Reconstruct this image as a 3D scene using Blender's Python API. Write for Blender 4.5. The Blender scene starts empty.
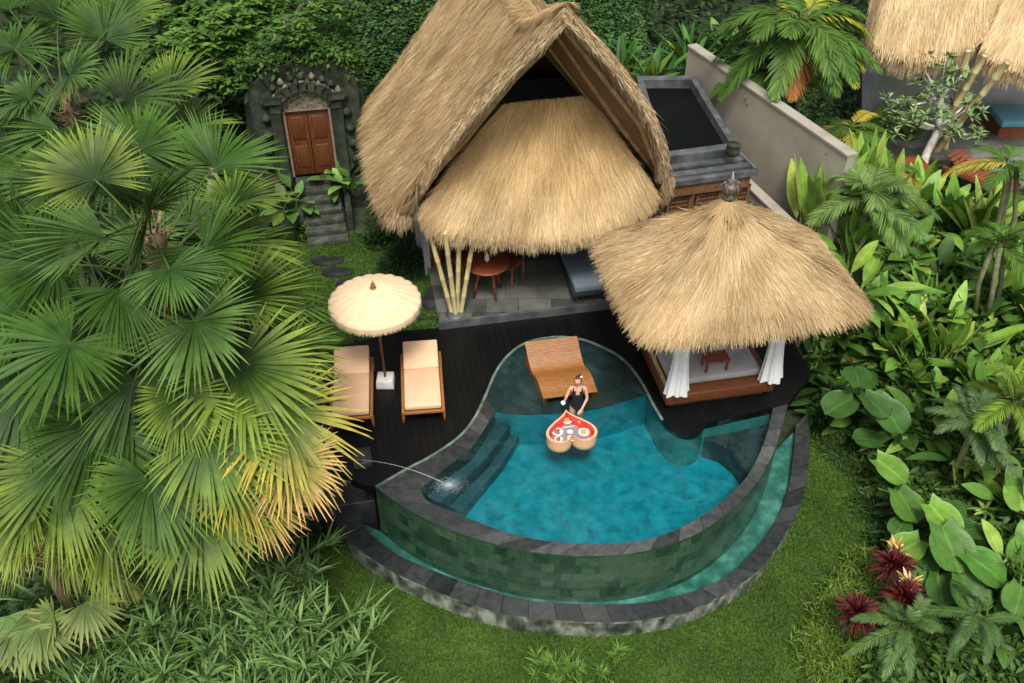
import bpy, math, random
import numpy as np
from mathutils import Vector
from mathutils.geometry import tessellate_polygon
rng = np.random.default_rng(7)
random.seed(7)
S = bpy.context.scene
COL = S.collection
R = math.radians

# ------------------------------------------------------------------ camera
CAMH, PITCH, FPX = 11.2, R(40), 950.0
cd = bpy.data.cameras.new('camera'); cam = bpy.data.objects.new('camera', cd); COL.objects.link(cam)
cam.location = (0, 0, CAMH); cam.rotation_euler = (R(90) - PITCH, 0, 0)
cd.sensor_width = 36; cd.lens = 36 * FPX / 1024; cd.clip_end = 600
S.camera = cam

def at(x, y, z):
    a = (x - 512) / FPX; b = (341.5 - y) / FPX
    d = np.array([a, math.cos(PITCH) + b * math.sin(PITCH), -math.sin(PITCH) + b * math.cos(PITCH)])
    t = (z - CAMH) / d[2]
    return np.array([d[0] * t, d[1] * t, z])
CA, SA = math.cos(R(11)), math.sin(R(11))
def W(u, v, z=0.0):
    return np.array([u * CA - v * SA, u * SA + v * CA, z])
def UV(p):
    return np.array([p[0] * CA + p[1] * SA, -p[0] * SA + p[1] * CA, p[2]])
def nrm(a):
    a = np.asarray(a, float); return a / (np.linalg.norm(a, axis=-1, keepdims=True) + 1e-9)
def catmull(pts, n):
    p = np.array(pts, float); p = np.vstack([2 * p[0] - p[1], p, 2 * p[-1] - p[-2]])
    out = []
    m = len(p) - 3
    for i in range(m):
        for t in np.linspace(0, 1, 12, endpoint=False):
            a, b, c, d = p[i:i + 4]
            out.append(.5 * ((2 * b) + (c - a) * t + (2 * a - 5 * b + 4 * c - d) * t * t + (3 * b - a - 3 * c + d) * t ** 3))
    out.append(p[-2]); out = np.array(out)
    s = np.r_[0, np.cumsum(np.linalg.norm(np.diff(out, axis=0), axis=1))]
    q = np.linspace(0, s[-1], n)
    return np.stack([np.interp(q, s, out[:, k]) for k in range(out.shape[1])], 1)

# ------------------------------------------------------------------ mesh builder
class B:
    def __init__(s):
        s.v = []; s.q = []; s.c = []; s.uv = []; s.poly = []; s.n = 0
    def add(s, v, q=None, c=None, uv=None):
        v = np.asarray(v, float).reshape(-1, 3)
        if q is not None: s.q.append(np.asarray(q, int).reshape(-1, 4) + s.n)
        c = np.array([.5, .5, .5]) if c is None else np.asarray(c, float)
        s.c.append(np.broadcast_to(c, v.shape).copy())
        s.uv.append(np.zeros((len(v), 2)) if uv is None else np.asarray(uv, float))
        s.v.append(v); s.n += len(v); return s.n - len(v)
    def ngon(s, pts, c=None):
        b = s.add(pts, None, c, np.asarray(pts)[:, :2]); s.poly.append([b + i for i in range(len(pts))])
    def tris(s, pts, hole=False):
        pts = np.asarray(pts, float)
        t = tessellate_polygon([[Vector(p) for p in pts]])
        b = s.add(pts, None, None, pts[:, :2])
        for a in t:
            a = list(a)
            p, q_, r = pts[a[0]], pts[a[1]], pts[a[2]]
            if np.cross(q_ - p, r - p)[2] < 0: a = a[::-1]
            s.poly.append([b + i for i in a])
    def slab(s, pts, z0, z1):
        """flat-topped prism from an outline (list of xy)"""
        p = np.array([[a[0], a[1]] for a in pts], float)
        n = len(p)
        s.tris(np.c_[p, np.full(n, z1)])
        area = np.sum(p[:, 0] * np.roll(p[:, 1], -1) - np.roll(p[:, 0], -1) * p[:, 1])
        if area < 0: p = p[::-1]
        cl = np.vstack([p, p[:1]])
        L = np.r_[0, np.cumsum(np.linalg.norm(np.diff(cl, axis=0), axis=1))]
        s.strip(np.c_[cl, np.full(n + 1, z0)], np.c_[cl, np.full(n + 1, z1)], L, z0, z1)
    def strip(s, a, b, L=None, v0=0., v1=1.):
        a = np.asarray(a, float); b = np.asarray(b, float); n = len(a)
        if L is None:
            m = (a + b) / 2; L = np.r_[0, np.cumsum(np.linalg.norm(np.diff(m, axis=0), axis=1))]
        i = np.arange(n - 1)
        s.add(np.vstack([a, b]), np.stack([i, i + 1, i + 1 + n, i + n], 1), None,
              np.vstack([np.c_[L, np.full(n, v0)], np.c_[L, np.full(n, v1)]]))
    def box(s, c, size, ax=None, col=None, taper=1.0):
        x, y, z = np.array(size) / 2
        A = np.eye(3) if ax is None else np.array(ax)
        v = np.array([[i, j, k] for k in (-1, 1) for j in (-1, 1) for i in (-1, 1)], float)
        v[4:, :2] *= taper
        vv = (v * [x, y, z]) @ A + np.array(c)
        q = np.array([[0, 2, 3, 1], [4, 5, 7, 6], [0, 1, 5, 4], [2, 6, 7, 3], [0, 4, 6, 2], [1, 3, 7, 5]])
        sz = v * [x, y, z]
        for f in q:                       # separate faces, boxy uv in metres
            fv = sz[f]; ext = np.ptp(fv, axis=0); k = [i for i in range(3) if i != int(np.argmin(ext))]
            s.add(vv[f], [[0, 1, 2, 3]], col, fv[:, k])
    def ubox(s, u, v, z, du, dv, dz, col=None):
        """box aligned with the villa axes, centre u,v and bottom z"""
        s.box(W(u, v, z + dz / 2), (du, dv, dz), [[CA, SA, 0], [-SA, CA, 0], [0, 0, 1]], col)
    def bar(s, a, b, w, h, col=None):
        a = np.array(a, float); b = np.array(b, float); d = b - a; L = np.linalg.norm(d); x = d / L
        z = np.array([0, 0, 1.]) if abs(x[2]) < .95 else np.array([0, 1., 0])
        y = nrm(np.cross(z, x)); z = np.cross(x, y)
        s.box((a + b) / 2, (L, w, h), [x, y, z], col)
    def tube(s, pts, rad, n=8, col=None, caps=True):
        p = np.array(pts, float); m = len(p); rad = np.broadcast_to(np.asarray(rad, float), (m,))
        d = nrm(np.gradient(p, axis=0))
        r = np.array([1., 0, 0]) if abs(d[0][0]) < .8 else np.array([0, 1., 0])
        vs = []; uv = []; a = np.linspace(0, 2 * math.pi, n, endpoint=False); L = 0
        for i in range(m):
            x = nrm(np.cross(d[i], r)); y = np.cross(d[i], x); r = np.cross(x, d[i]) if False else r
            vs.append(p[i] + rad[i] * (np.cos(a)[:, None] * x + np.sin(a)[:, None] * y))
            if i: L += np.linalg.norm(p[i] - p[i - 1])
            uv.append(np.c_[a * .2, np.full(n, L)])
        q = [[i * n + j, i * n + (j + 1) % n, (i + 1) * n + (j + 1) % n, (i + 1) * n + j] for i in range(m - 1) for j in range(n)]
        b = s.add(np.vstack(vs), q, col, np.vstack(uv))
        if caps:
            s.poly.append([b + j for j in range(n)][::-1]); s.poly.append([b + (m - 1) * n + j for j in range(n)])
    def lathe(s, c, prof, n=20, col=None):
        c = np.array(c, float); a = np.linspace(0, 2 * math.pi, n, endpoint=False)
        vs = np.vstack([np.c_[r * np.cos(a), r * np.sin(a), np.full(n, z)] for r, z in prof]) + c
        m = len(prof)
        q = [[i * n + j, i * n + (j + 1) % n, (i + 1) * n + (j + 1) % n, (i + 1) * n + j] for i in range(m - 1) for j in range(n)]
        b = s.add(vs, q, col)
        s.poly.append([b + j for j in range(n)][::-1]); s.poly.append([b + (m - 1) * n + j for j in range(n)])
    def grid(s, G, col=None):
        G = np.asarray(G, float); m, n = G.shape[:2]
        i, j = np.meshgrid(np.arange(m - 1), np.arange(n - 1), indexing='ij')
        k = (i * n + j).ravel()
        uu, vv = np.meshgrid(np.linspace(0, 1, m), np.linspace(0, 1, n), indexing='ij')
        s.add(G.reshape(-1, 3), np.stack([k, k + 1, k + n + 1, k + n], 1), None if col is None else np.asarray(col).reshape(-1, 3) if np.ndim(col) > 1 else col, np.c_[uu.ravel(), vv.ravel()])
    def blades(s, base, d, nor, L, w, droop, c0, c1, prof, fold=0., cpow=1.):
        base = np.atleast_2d(np.asarray(base, float)); N = len(base)
        bc = lambda a: np.broadcast_to(np.asarray(a, float), (N, 3)) if np.ndim(a) != 0 else None
        d = nrm(bc(d)); nor = bc(nor); L = np.broadcast_to(np.asarray(L, float), (N,)); w = np.broadcast_to(np.asarray(w, float), (N,))
        droop = np.broadcast_to(np.asarray(droop, float), (N,)); c0 = bc(c0); c1 = bc(c1)
        side = nrm(np.cross(d, nor)); nn = np.cross(side, d)
        prof = np.asarray(prof, float); K = len(prof); t = np.linspace(0, 1, K)
        cen = base[:, None] + d[:, None] * (L[:, None] * t)[:, :, None]
        cen[:, :, 2] -= (droop * L)[:, None] * t ** 2
        hw = (w[:, None] / 2 * prof[None])[:, :, None]
        tc = t ** cpow; col = c0[:, None] * (1 - tc)[None, :, None] + c1[:, None] * tc[None, :, None]
        if fold is None:
            v = np.stack([cen - side[:, None] * hw, cen + side[:, None] * hw], 2); M = 2
        else:
            v = np.stack([cen - side[:, None] * hw, cen - nn[:, None] * hw * fold, cen + side[:, None] * hw], 2); M = 3
        v = v.reshape(N, K * M, 3); cc = np.repeat(col, M, axis=1)
        q = []
        for i in range(K - 1):
            for j in range(M - 1):
                q.append([i * M + j, i * M + j + 1, (i + 1) * M + j + 1, (i + 1) * M + j])
        q = (np.array(q)[None] + (np.arange(N) * K * M)[:, None, None]).reshape(-1, 4)
        u = np.tile(np.stack([np.repeat(t, M), np.tile(np.linspace(0, 1, M), K)], 1), (N, 1))
        s.add(v.reshape(-1, 3), q, cc.reshape(-1, 3), u)
    def mesh(s, name, loc):
        v = np.vstack(s.v) - np.asarray(loc, float); c = np.vstack(s.c); uv = np.vstack(s.uv)
        q = np.vstack(s.q) if s.q else np.zeros((0, 4), int)
        li = q.ravel().tolist() if False else q.ravel()
        tot = np.full(len(q), 4)
        if s.poly:
            li = np.r_[li, np.concatenate([np.array(p) for p in s.poly])]; tot = np.r_[tot, [len(p) for p in s.poly]]
        li = li.astype(np.int32); tot = tot.astype(np.int32)
        me = bpy.data.meshes.new(name)
        me.vertices.add(len(v)); me.vertices.foreach_set('co', v.astype(np.float32).ravel())
        me.loops.add(len(li)); me.loops.foreach_set('vertex_index', li)
        me.polygons.add(len(tot)); me.polygons.foreach_set('loop_start', np.r_[0, np.cumsum(tot)[:-1]].astype(np.int32))
        me.polygons.foreach_set('loop_total', tot)
        me.update(calc_edges=True)
        ca = me.color_attributes.new('Col', 'FLOAT_COLOR', 'POINT')
        ca.data.foreach_set('color', np.c_[c, np.ones(len(c))].astype(np.float32).ravel())
        ul = me.uv_layers.new(name='UVMap'); ul.data.foreach_set('uv', uv[li].astype(np.float32).ravel())
        me.validate(); return me

def link(name, b, mat, parent=None, loc=None, smooth=False, bevel=0, solid=0):
    l = np.zeros(3)
    if parent is not None: l = np.array(parent.location)
    elif loc is not None: l = np.array(loc, float)
    me = b.mesh(name, l) if isinstance(b, B) else b
    me.materials.append(mat)
    if smooth: me.polygons.foreach_set('use_smooth', [True] * len(me.polygons))
    o = bpy.data.objects.new(name, me); COL.objects.link(o)
    if parent is not None: o.parent = parent
    else: o.location = l
    if bevel:
        m = o.modifiers.new('edge', 'BEVEL'); m.width = bevel; m.segments = 2; m.limit_method = 'ANGLE'
        w = o.modifiers.new('weld', 'WELD'); w.merge_threshold = 1e-4
        o.modifiers.move(1, 0)
    return o
def tag(o, label=None, cat=None, group=None, kind=None):
    if label: o['label'] = label
    if cat: o['category'] = cat
    if group: o['group'] = group
    if kind: o['kind'] = kind
    return o
def thing(name, loc, label, cat, group=None):
    o = bpy.data.objects.new(name, None); COL.objects.link(o); o.location = [float(a) for a in loc]
    o.empty_display_size = .2
    return tag(o, label, cat, group)
def dup(o, loc=None, rz=None, label=None, parent=None):
    c = o.copy(); COL.objects.link(c)
    if parent is not None: c.parent = parent
    if loc is not None: c.location = [float(a) for a in loc]
    if rz is not None: c.rotation_euler[2] = rz
    if label: c['label'] = label
    for ch in list(o.children): dup(ch, parent=c)
    return c

# ------------------------------------------------------------------ materials
def mat(name):
    m = bpy.data.materials.new(name); m.use_nodes = True; nt = m.node_tree
    return m, nt, nt.nodes, nt.links, nt.nodes['Principled BSDF']
def ramp(N, cols, pos=None):
    r = N.new('ShaderNodeValToRGB'); e = r.color_ramp.elements
    pos = pos or np.linspace(0, 1, len(cols))
    while len(e) < len(cols): e.new(.5)
    for i, c in enumerate(cols): e[i].position = pos[i]; e[i].color = (*c, 1)
    return r
def noise(N, L, scale, detail=4, vec=None, rough=.55):
    n = N.new('ShaderNodeTexNoise'); n.inputs['Scale'].default_value = scale; n.inputs['Detail'].default_value = detail
    n.inputs['Roughness'].default_value = rough
    if vec is not None: L.new(vec, n.inputs['Vector'])
    return n
def coords(N, L, kind='Object', scale=(1, 1, 1)):
    t = N.new('ShaderNodeTexCoord'); m = N.new('ShaderNodeMapping'); m.inputs['Scale'].default_value = scale
    L.new(t.outputs[kind], m.inputs['Vector']); return m.outputs['Vector']
def bump(N, L, h, bs, strength=.4, dist=.02):
    b = N.new('ShaderNodeBump'); b.inputs['Strength'].default_value = strength; b.inputs['Distance'].default_value = dist
    L.new(h, b.inputs['Height']); L.new(b.outputs['Normal'], bs.inputs['Normal']); return b
def simple(name, cols, scale=6, rough=.6, bstr=.3, bd=.01, stretch=(1, 1, 1), kind='Object', metal=0, spec=None, pos=None, detail=5):
    m, nt, N, L, bs = mat(name)
    n = noise(N, L, scale, detail, coords(N, L, kind, stretch))
    r = ramp(N, cols, pos or [.3 + .4 * i / max(1, len(cols) - 1) for i in range(len(cols))]); L.new(n.outputs['Fac'], r.inputs['Fac'])
    L.new(r.outputs['Color'], bs.inputs['Base Color']); bs.inputs['Roughness'].default_value = rough; bs.inputs['Metallic'].default_value = metal
    if spec is not None: bs.inputs['Specular IOR Level'].default_value = spec
    bump(N, L, n.outputs['Fac'], bs, bstr, bd); return m
def attr_mat(name, rough=.45, transl=.25, nsc=3., var=.35, bumpy=0, spec=.4):
    m, nt, N, L, bs = mat(name)
    a = N.new('ShaderNodeVertexColor'); a.layer_name = 'Col'
    n = noise(N, L, nsc, 4, coords(N, L))
    mr = N.new('ShaderNodeMapRange'); mr.inputs['From Min'].default_value = .3; mr.inputs['From Max'].default_value = .7
    mr.inputs['To Min'].default_value = 1 - var; mr.inputs['To Max'].default_value = 1 + var; L.new(n.outputs['Fac'], mr.inputs['Value'])
    mx = N.new('ShaderNodeVectorMath'); mx.operation = 'SCALE'; L.new(a.outputs['Color'], mx.inputs[0]); L.new(mr.outputs['Result'], mx.inputs['Scale'])
    L.new(mx.outputs['Vector'], bs.inputs['Base Color']); bs.inputs['Roughness'].default_value = rough
    bs.inputs['Specular IOR Level'].default_value = spec
    if transl:
        t = N.new('ShaderNodeBsdfTranslucent'); L.new(mx.outputs['Vector'], t.inputs['Color'])
        ms = N.new('ShaderNodeMixShader'); ms.inputs['Fac'].default_value = transl
        out = N['Material Output']; L.new(bs.outputs[0], ms.inputs[1]); L.new(t.outputs[0], ms.inputs[2]); L.new(ms.outputs[0], out.inputs['Surface'])
    if bumpy:
        n2 = noise(N, L, bumpy, 3, coords(N, L)); bump(N, L, n2.outputs['Fac'], bs, .6, .02)
    return m
def add_veins(m):
    nt = m.node_tree; N = nt.nodes; L = nt.links; bs = N['Principled BSDF']; src = bs.inputs['Base Color'].links[0].from_socket
    t = N.new('ShaderNodeUVMap'); sp = N.new('ShaderNodeSeparateXYZ'); L.new(t.outputs[0], sp.inputs[0])
    def mth(op, a, b=None):
        n = N.new('ShaderNodeMath'); n.operation = op
        for i, v in enumerate((a, b)):
            if v is None: continue
            if isinstance(v, (int, float)): n.inputs[i].default_value = v
            else: L.new(v, n.inputs[i])
        return n.outputs[0]
    ac = mth('ABSOLUTE', mth('SUBTRACT', sp.outputs['Y'], .5))
    ph = mth('SUBTRACT', mth('MULTIPLY', sp.outputs['X'], 85.), mth('MULTIPLY', ac, 60.))
    vein = mth('MULTIPLY', mth('SINE', ph), .11)
    rib = mth('MULTIPLY', mth('LESS_THAN', ac, .035), .35)
    n2 = N.new('ShaderNodeTexNoise'); n2.inputs['Scale'].default_value = 9; n2.inputs['Detail'].default_value = 6; tc = N.new('ShaderNodeTexCoord'); L.new(tc.outputs['Object'], n2.inputs['Vector'])
    k = mth('ADD', mth('ADD', mth('ADD', vein, rib), 1.0), mth('MULTIPLY', mth('SUBTRACT', n2.outputs['Fac'], .5), .9))
    mx = N.new('ShaderNodeVectorMath'); mx.operation = 'SCALE'; L.new(src, mx.inputs[0]); L.new(k, mx.inputs['Scale'])
    L.new(mx.outputs['Vector'], bs.inputs['Base Color']); bump(N, L, mth('ADD', vein, rib), bs, .5, .01)
    # brown scorch on some patches of leaf
def tiles(name, c1, c2, mortar, bw, bh, rough=.3, ms=.006, offs=.5, kind='UV', nsc=5, nstr=.5, third=None, brough=.25):
    m, nt, N, L, bs = mat(name)
    vec = coords(N, L, kind)
    b = N.new('ShaderNodeTexBrick'); L.new(vec, b.inputs['Vector']); b.inputs['Scale'].default_value = 1
    b.inputs['Brick Width'].default_value = bw; b.inputs['Row Height'].default_value = bh; b.inputs['Mortar Size'].default_value = ms
    b.inputs['Color1'].default_value = (*c1, 1); b.inputs['Color2'].default_value = (*c2, 1); b.inputs['Mortar'].default_value = (*mortar, 1)
    b.offset = offs; b.inputs['Bias'].default_value = -.1; b.inputs['Mortar Smooth'].default_value = .3
    n = noise(N, L, nsc, 6, coords(N, L, 'Object'), .65)
    r = ramp(N, [(1 - nstr,) * 3, (1, 1, 1), (1 + nstr * .8,) * 3], [.3, .5, .72]); L.new(n.outputs['Fac'], r.inputs['Fac'])
    mx = N.new('ShaderNodeMix'); mx.data_type = 'RGBA'; mx.blend_type = 'MULTIPLY'; mx.inputs['Factor'].default_value = 1
    L.new(b.outputs['Color'], mx.inputs['A']); L.new(r.outputs['Color'], mx.inputs['B'])
    out = mx.outputs['Result']
    if third is not None:
        n3 = noise(N, L, 1.3, 5, coords(N, L, 'Object')); r3 = ramp(N, [(0, 0, 0), (1, 1, 1)], [.52, .72]); L.new(n3.outputs['Fac'], r3.inputs['Fac'])
        m3 = N.new('ShaderNodeMix'); m3.data_type = 'RGBA'; L.new(r3.outputs['Color'], m3.inputs['Factor']); L.new(out, m3.inputs['A']); m3.inputs['B'].default_value = (*third, 1); out = m3.outputs['Result']
    L.new(out, bs.inputs['Base Color'])
    rr = N.new('ShaderNodeMapRange'); L.new(n.outputs['Fac'], rr.inputs['Value']); rr.inputs['To Min'].default_value = rough * .5; rr.inputs['To Max'].default_value = rough * 1.5
    L.new(rr.outputs['Result'], bs.inputs['Roughness'])
    bump(N, L, b.outputs['Fac'], bs, -.3 if False else .25, -.01); return m

M = {}
M['leaf'] = attr_mat('leaf', .5, .25, 2.5, .25, spec=.25)
M['leafgloss'] = attr_mat('glossy_leaf', .4, .12, 3, .22, spec=.28)
add_veins(M['leafgloss'])
M['straw'] = attr_mat('straw', .85, .12, 1.0, .18, spec=.1)
M['bark'] = attr_mat('bark', .85, 0, 6, .4, 30)
M['grass'] = attr_mat('grass_blade', .6, .3, 1.3, .3, spec=.25)
M['soil'] = simple('soil', [(.012, .018, .008), (.03, .045, .015), (.05, .06, .025)], 4, .95, .5, .03)
M['lawn'] = simple('lawn_ground', [(.02, .05, .008), (.04, .085, .014), (.06, .11, .02)], 5, .95, .5, .02)
M['wood'] = simple('teak', [(.2, .075, .018), (.3, .12, .03), (.4, .18, .05)], 9, .5, .25, .004, (1, 8, 8))
M['woodred'] = simple('red_teak', [(.12, .03, .012), (.2, .05, .018), (.27, .075, .028)], 6, .45, .2, .004, (8, 8, 1))
M['doorwood'] = simple('brown_door_wood', [(.07, .02, .007), (.12, .038, .012), (.16, .055, .018)], 6, .45, .2, .004, (8, 8, 1))
M['lattice'] = simple('carved_wood', [(.07, .035, .015), (.16, .075, .035), (.2, .1, .05)], 20, .6, .6, .02)
M['cushion'] = simple('peach_canvas', [(.7, .43, .25), (.75, .48, .29), (.78, .52, .32)], 3, .9, .15, .004)
M['parasol'] = simple('parasol_canvas', [(.76, .54, .32), (.81, .59, .37), (.84, .63, .4)], 4, .9, .15, .003)
M['white'] = simple('white_paint', [(.5, .49, .46), (.66, .65, .62), (.74, .73, .7)], 5, .6, .2, .004)
M['curtain'] = simple('white_cloth', [(.74, .74, .72), (.82, .82, .8)], 3, .9, .1, .003)
M['bamboo'] = simple('bamboo_pole', [(.33, .26, .1), (.5, .42, .2), (.6, .52, .28)], 5, .5, .2, .004, (3, 3, .6))
M['bamboodark'] = simple('roof_bamboo', [(.2, .13, .05), (.32, .22, .1), (.42, .3, .15)], 6, .6, .2, .004)
M['greyfab'] = simple('grey_mattress', [(.26, .25, .25), (.33, .32, .32), (.4, .39, .38)], 2.5, .95, .35, .03)
M['bluefab'] = simple('blue_grey_fabric', [(.11, .15, .18), (.16, .2, .24)], 4, .95, .2, .01)
M['cyanfab'] = simple('sky_blue_fabric', [(.12, .3, .38), (.16, .38, .46)], 4, .95, .2, .01)
M['darkmetal'] = simple('dark_metal', [(.03, .03, .032), (.07, .07, .07)], 20, .4, .3, .004, metal=.4)
M['finial'] = simple('patinated_metal', [(.06, .06, .05), (.16, .14, .12), (.3, .28, .26)], 24, .4, .7, .01, metal=.5)
M['peach'] = simple('peach_wicker', [(.7, .38, .2), (.78, .46, .26)], 30, .7, .4, .004)
M['redcloth'] = simple('red_lining', [(.6, .03, .03), (.75, .06, .05)], 6, .7, .2, .004)
M['greymat'] = simple('grey_tray_mat', [(.2, .19, .2), (.3, .28, .28)], 40, .7, .3, .004)
M['china'] = simple('white_china', [(.75, .74, .7), (.82, .8, .78)], 4, .25, .05, .001)
M['egg'] = simple('orange_food', [(.8, .25, .04), (.85, .5, .1)], 20, .4, .3, .004)
M['berry'] = simple('dark_food', [(.1, .03, .02), (.35, .08, .04), (.5, .4, .2)], 50, .4, .5, .006)
M['skin'] = simple('skin', [(.58, .32, .22), (.66, .38, .27)], 8, .5, .05, .001)
M['hair'] = simple('dark_hair', [(.03, .016, .01), (.07, .035, .02)], 40, .45, .5, .004, (1, 1, .2))
M['suit'] = simple('black_swimsuit', [(.008, .008, .01), (.015, .015, .018)], 10, .5, .1, .002)
M['flower'] = simple('cream_flower', [(.75, .7, .5), (.8, .75, .6)], 10, .6, .1, .002)
M['orangeflower'] = simple('orange_flower', [(.7, .12, .04), (.8, .25, .08)], 10, .6, .1, .002)
M['plaster'] = simple('tan_plaster', [(.26, .24, .18), (.34, .31, .245), (.4, .365, .29)], 1.2, .85, .15, .01, detail=8)
M['plaster2'] = simple('weathered_plaster', [(.24, .22, .17), (.34, .31, .25), (.38, .35, .28)], 2, .9, .25, .01, detail=8)
M['stone'] = simple('mossy_stone', [(.008, .014, .006), (.02, .03, .014), (.04, .048, .03), (.085, .088, .065)], 4, .9, .7, .04, pos=[.3, .45, .6, .75], detail=9)
M['relief'] = simple('carved_stone', [(.04, .045, .03), (.16, .15, .1), (.3, .27, .2)], 14, .9, 1, .06, detail=6)
M['step'] = simple('worn_step_stone', [(.015, .02, .013), (.04, .046, .032), (.11, .115, .09)], 5, .85, .5, .03, pos=[.3, .5, .75], detail=8)
M['blackstone'] = simple('black_stone', [(.008, .009, .009), (.02, .021, .021), (.05, .052, .05)], 3, .5, .4, .02, detail=7)
M['water_dark'] = simple('black_roof_water', [(.003, .004, .004), (.006, .007, .007)], 1, .6, .1, .004, spec=.05)
M['greystone'] = simple('grey_stone_trim', [(.04, .046, .048), (.08, .088, .09), (.14, .15, .15)], 4, .5, .3, .01)
M['glint'] = simple('painted_edge_glint', [(.05, .08, .065), (.12, .17, .14), (.2, .25, .22)], 6, .3, .2, .004)
M['coping'] = tiles('coping_stone', (.03, .035, .034), (.105, .108, .102), (.012, .015, .012), .42, 2, .25, .006, 0, nsc=8, nstr=.45)
M['rim'] = tiles('rim_stone', (.018, .021, .022), (.06, .063, .063), (.008, .01, .01), .4, 2, .35, .008, 0, nsc=9, nstr=.5)
M['tilegreen'] = tiles('green_pool_stone', (.012, .042, .022), (.05, .105, .055), (.018, .04, .024), .2, .2, .25, .004, .5, nsc=7, nstr=.4, third=(.05, .095, .055))
M['tilepool'] = tiles('pool_floor_tile', (.005, .185, .23), (.008, .22, .265), (.005, .165, .2), .2, .2, .4, .004, .5, nsc=4.5, nstr=.42)  # noise mottling in the tile colour stands in for caustic light
M['tileshelf'] = tiles('dark_shelf_stone', (.022, .032, .03), (.04, .052, .046), (.015, .02, .02), .5, .5, .3, .004, .5, nsc=3, nstr=.35)
M['tilestep'] = tiles('step_stone_in_water', (.02, .055, .06), (.035, .085, .09), (.012, .04, .045), .4, .4, .3, .004, .5, nsc=3, nstr=.35)
M['slate'] = tiles('slate_floor', (.055, .06, .055), (.14, .14, .115), (.03, .032, .03), .62, .42, .35, .006, .4, 'Object', nsc=2.5, nstr=.45)
M['palefloor'] = simple('pale_grey_paving', [(.12, .12, .115), (.2, .2, .19)], 2, .6, .2, .01)
M['neighbourwall'] = simple('white_panel', [(.35, .36, .35), (.5, .5, .48)], 1.5, .7, .1, .005)

def deck_mat():
    m, nt, N, L, bs = mat('black_deck_boards')
    vec = coords(N, L, 'Object'); mp = N.new('ShaderNodeMapping'); mp.inputs['Rotation'].default_value = (0, 0, R(90 - 11)); L.new(vec, mp.inputs['Vector'])
    b = N.new('ShaderNodeTexBrick'); L.new(mp.outputs[0], b.inputs['Vector']); b.inputs['Scale'].default_value = 1
    b.inputs['Brick Width'].default_value = 2.4; b.inputs['Row Height'].default_value = .12; b.inputs['Mortar Size'].default_value = .006
    b.inputs['Color1'].default_value = (.004, .004, .004, 1); b.inputs['Color2'].default_value = (.006, .006, .006, 1); b.inputs['Mortar'].default_value = (.002, .002, .002, 1)
    n = noise(N, L, 2.2, 8, coords(N, L, 'Object', (1, 1, 1)), .7)
    r = ramp(N, [(0, 0, 0), (1, 1, 1)], [.6, .9]); L.new(n.outputs['Fac'], r.inputs['Fac'])
    mx = N.new('ShaderNodeMix'); mx.data_type = 'RGBA'; L.new(r.outputs[0], mx.inputs['Factor']); L.new(b.outputs['Color'], mx.inputs['A']); mx.inputs['B'].default_value = (.022, .022, .018, 1)
    L.new(mx.outputs['Result'], bs.inputs['Base Color']); bs.inputs['Roughness'].default_value = .42; bs.inputs['Specular IOR Level'].default_value = .25
    bump(N, L, b.outputs['Fac'], bs, .5, -.01); return m
M['deck'] = deck_mat()

def water_mat(name, tint, rough=.03, bs_=.25, scale=5, dist=.02, swirl=.07):
    m, nt, N, L, bs = mat(name); N.remove(bs)
    tr = N.new('ShaderNodeBsdfTransparent'); tr.inputs['Color'].default_value = (*tint, 1)
    gl = N.new('ShaderNodeBsdfGlossy'); gl.inputs['Roughness'].default_value = rough
    fr = N.new('ShaderNodeFresnel'); fr.inputs['IOR'].default_value = 1.33
    mx = N.new('ShaderNodeMixShader'); L.new(fr.outputs[0], mx.inputs[0]); L.new(tr.outputs[0], mx.inputs[1]); L.new(gl.outputs[0], mx.inputs[2])
    n = noise(N, L, scale, 5, coords(N, L)); n.inputs['Distortion'].default_value = .6
    b = N.new('ShaderNodeBump'); b.inputs['Strength'].default_value = bs_; b.inputs['Distance'].default_value = dist
    L.new(n.outputs['Fac'], b.inputs['Height'])
    L.new(b.outputs[0], gl.inputs['Normal']); L.new(b.outputs[0], fr.inputs['Normal'])
    
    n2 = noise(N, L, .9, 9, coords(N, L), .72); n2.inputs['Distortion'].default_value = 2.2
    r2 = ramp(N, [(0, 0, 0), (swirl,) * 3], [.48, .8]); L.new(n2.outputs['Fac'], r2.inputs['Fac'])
    df = N.new('ShaderNodeBsdfDiffuse'); df.inputs['Color'].default_value = (.35, .8, .85, 1); m2 = N.new('ShaderNodeMixShader')  # diffuse swirls paint ripple highlights and foam into the surface
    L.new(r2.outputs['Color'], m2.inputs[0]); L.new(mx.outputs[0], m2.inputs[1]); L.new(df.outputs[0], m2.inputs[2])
    L.new(m2.outputs[0], N['Material Output'].inputs['Surface']); return m
M['water'] = water_mat('pool_water', (.72, .93, .95), .06, .9, 4.5, .05)
M['basinwater'] = water_mat('basin_water', (.7, .88, .84), .05, .6, 6, .03)
def foam_mat():
    m, nt, N, L, bs = mat('foam')
    tr = N.new('ShaderNodeBsdfTransparent'); mx = N.new('ShaderNodeMixShader')
    bs.inputs['Base Color'].default_value = (.75, .85, .88, 1); bs.inputs['Roughness'].default_value = .3
    mx.inputs[0].default_value = .2
    L.new(tr.outputs[0], mx.inputs[1]); L.new(bs.outputs[0], mx.inputs[2]); L.new(mx.outputs[0], N['Material Output'].inputs['Surface']); return m
M['foam'] = foam_mat()

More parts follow.
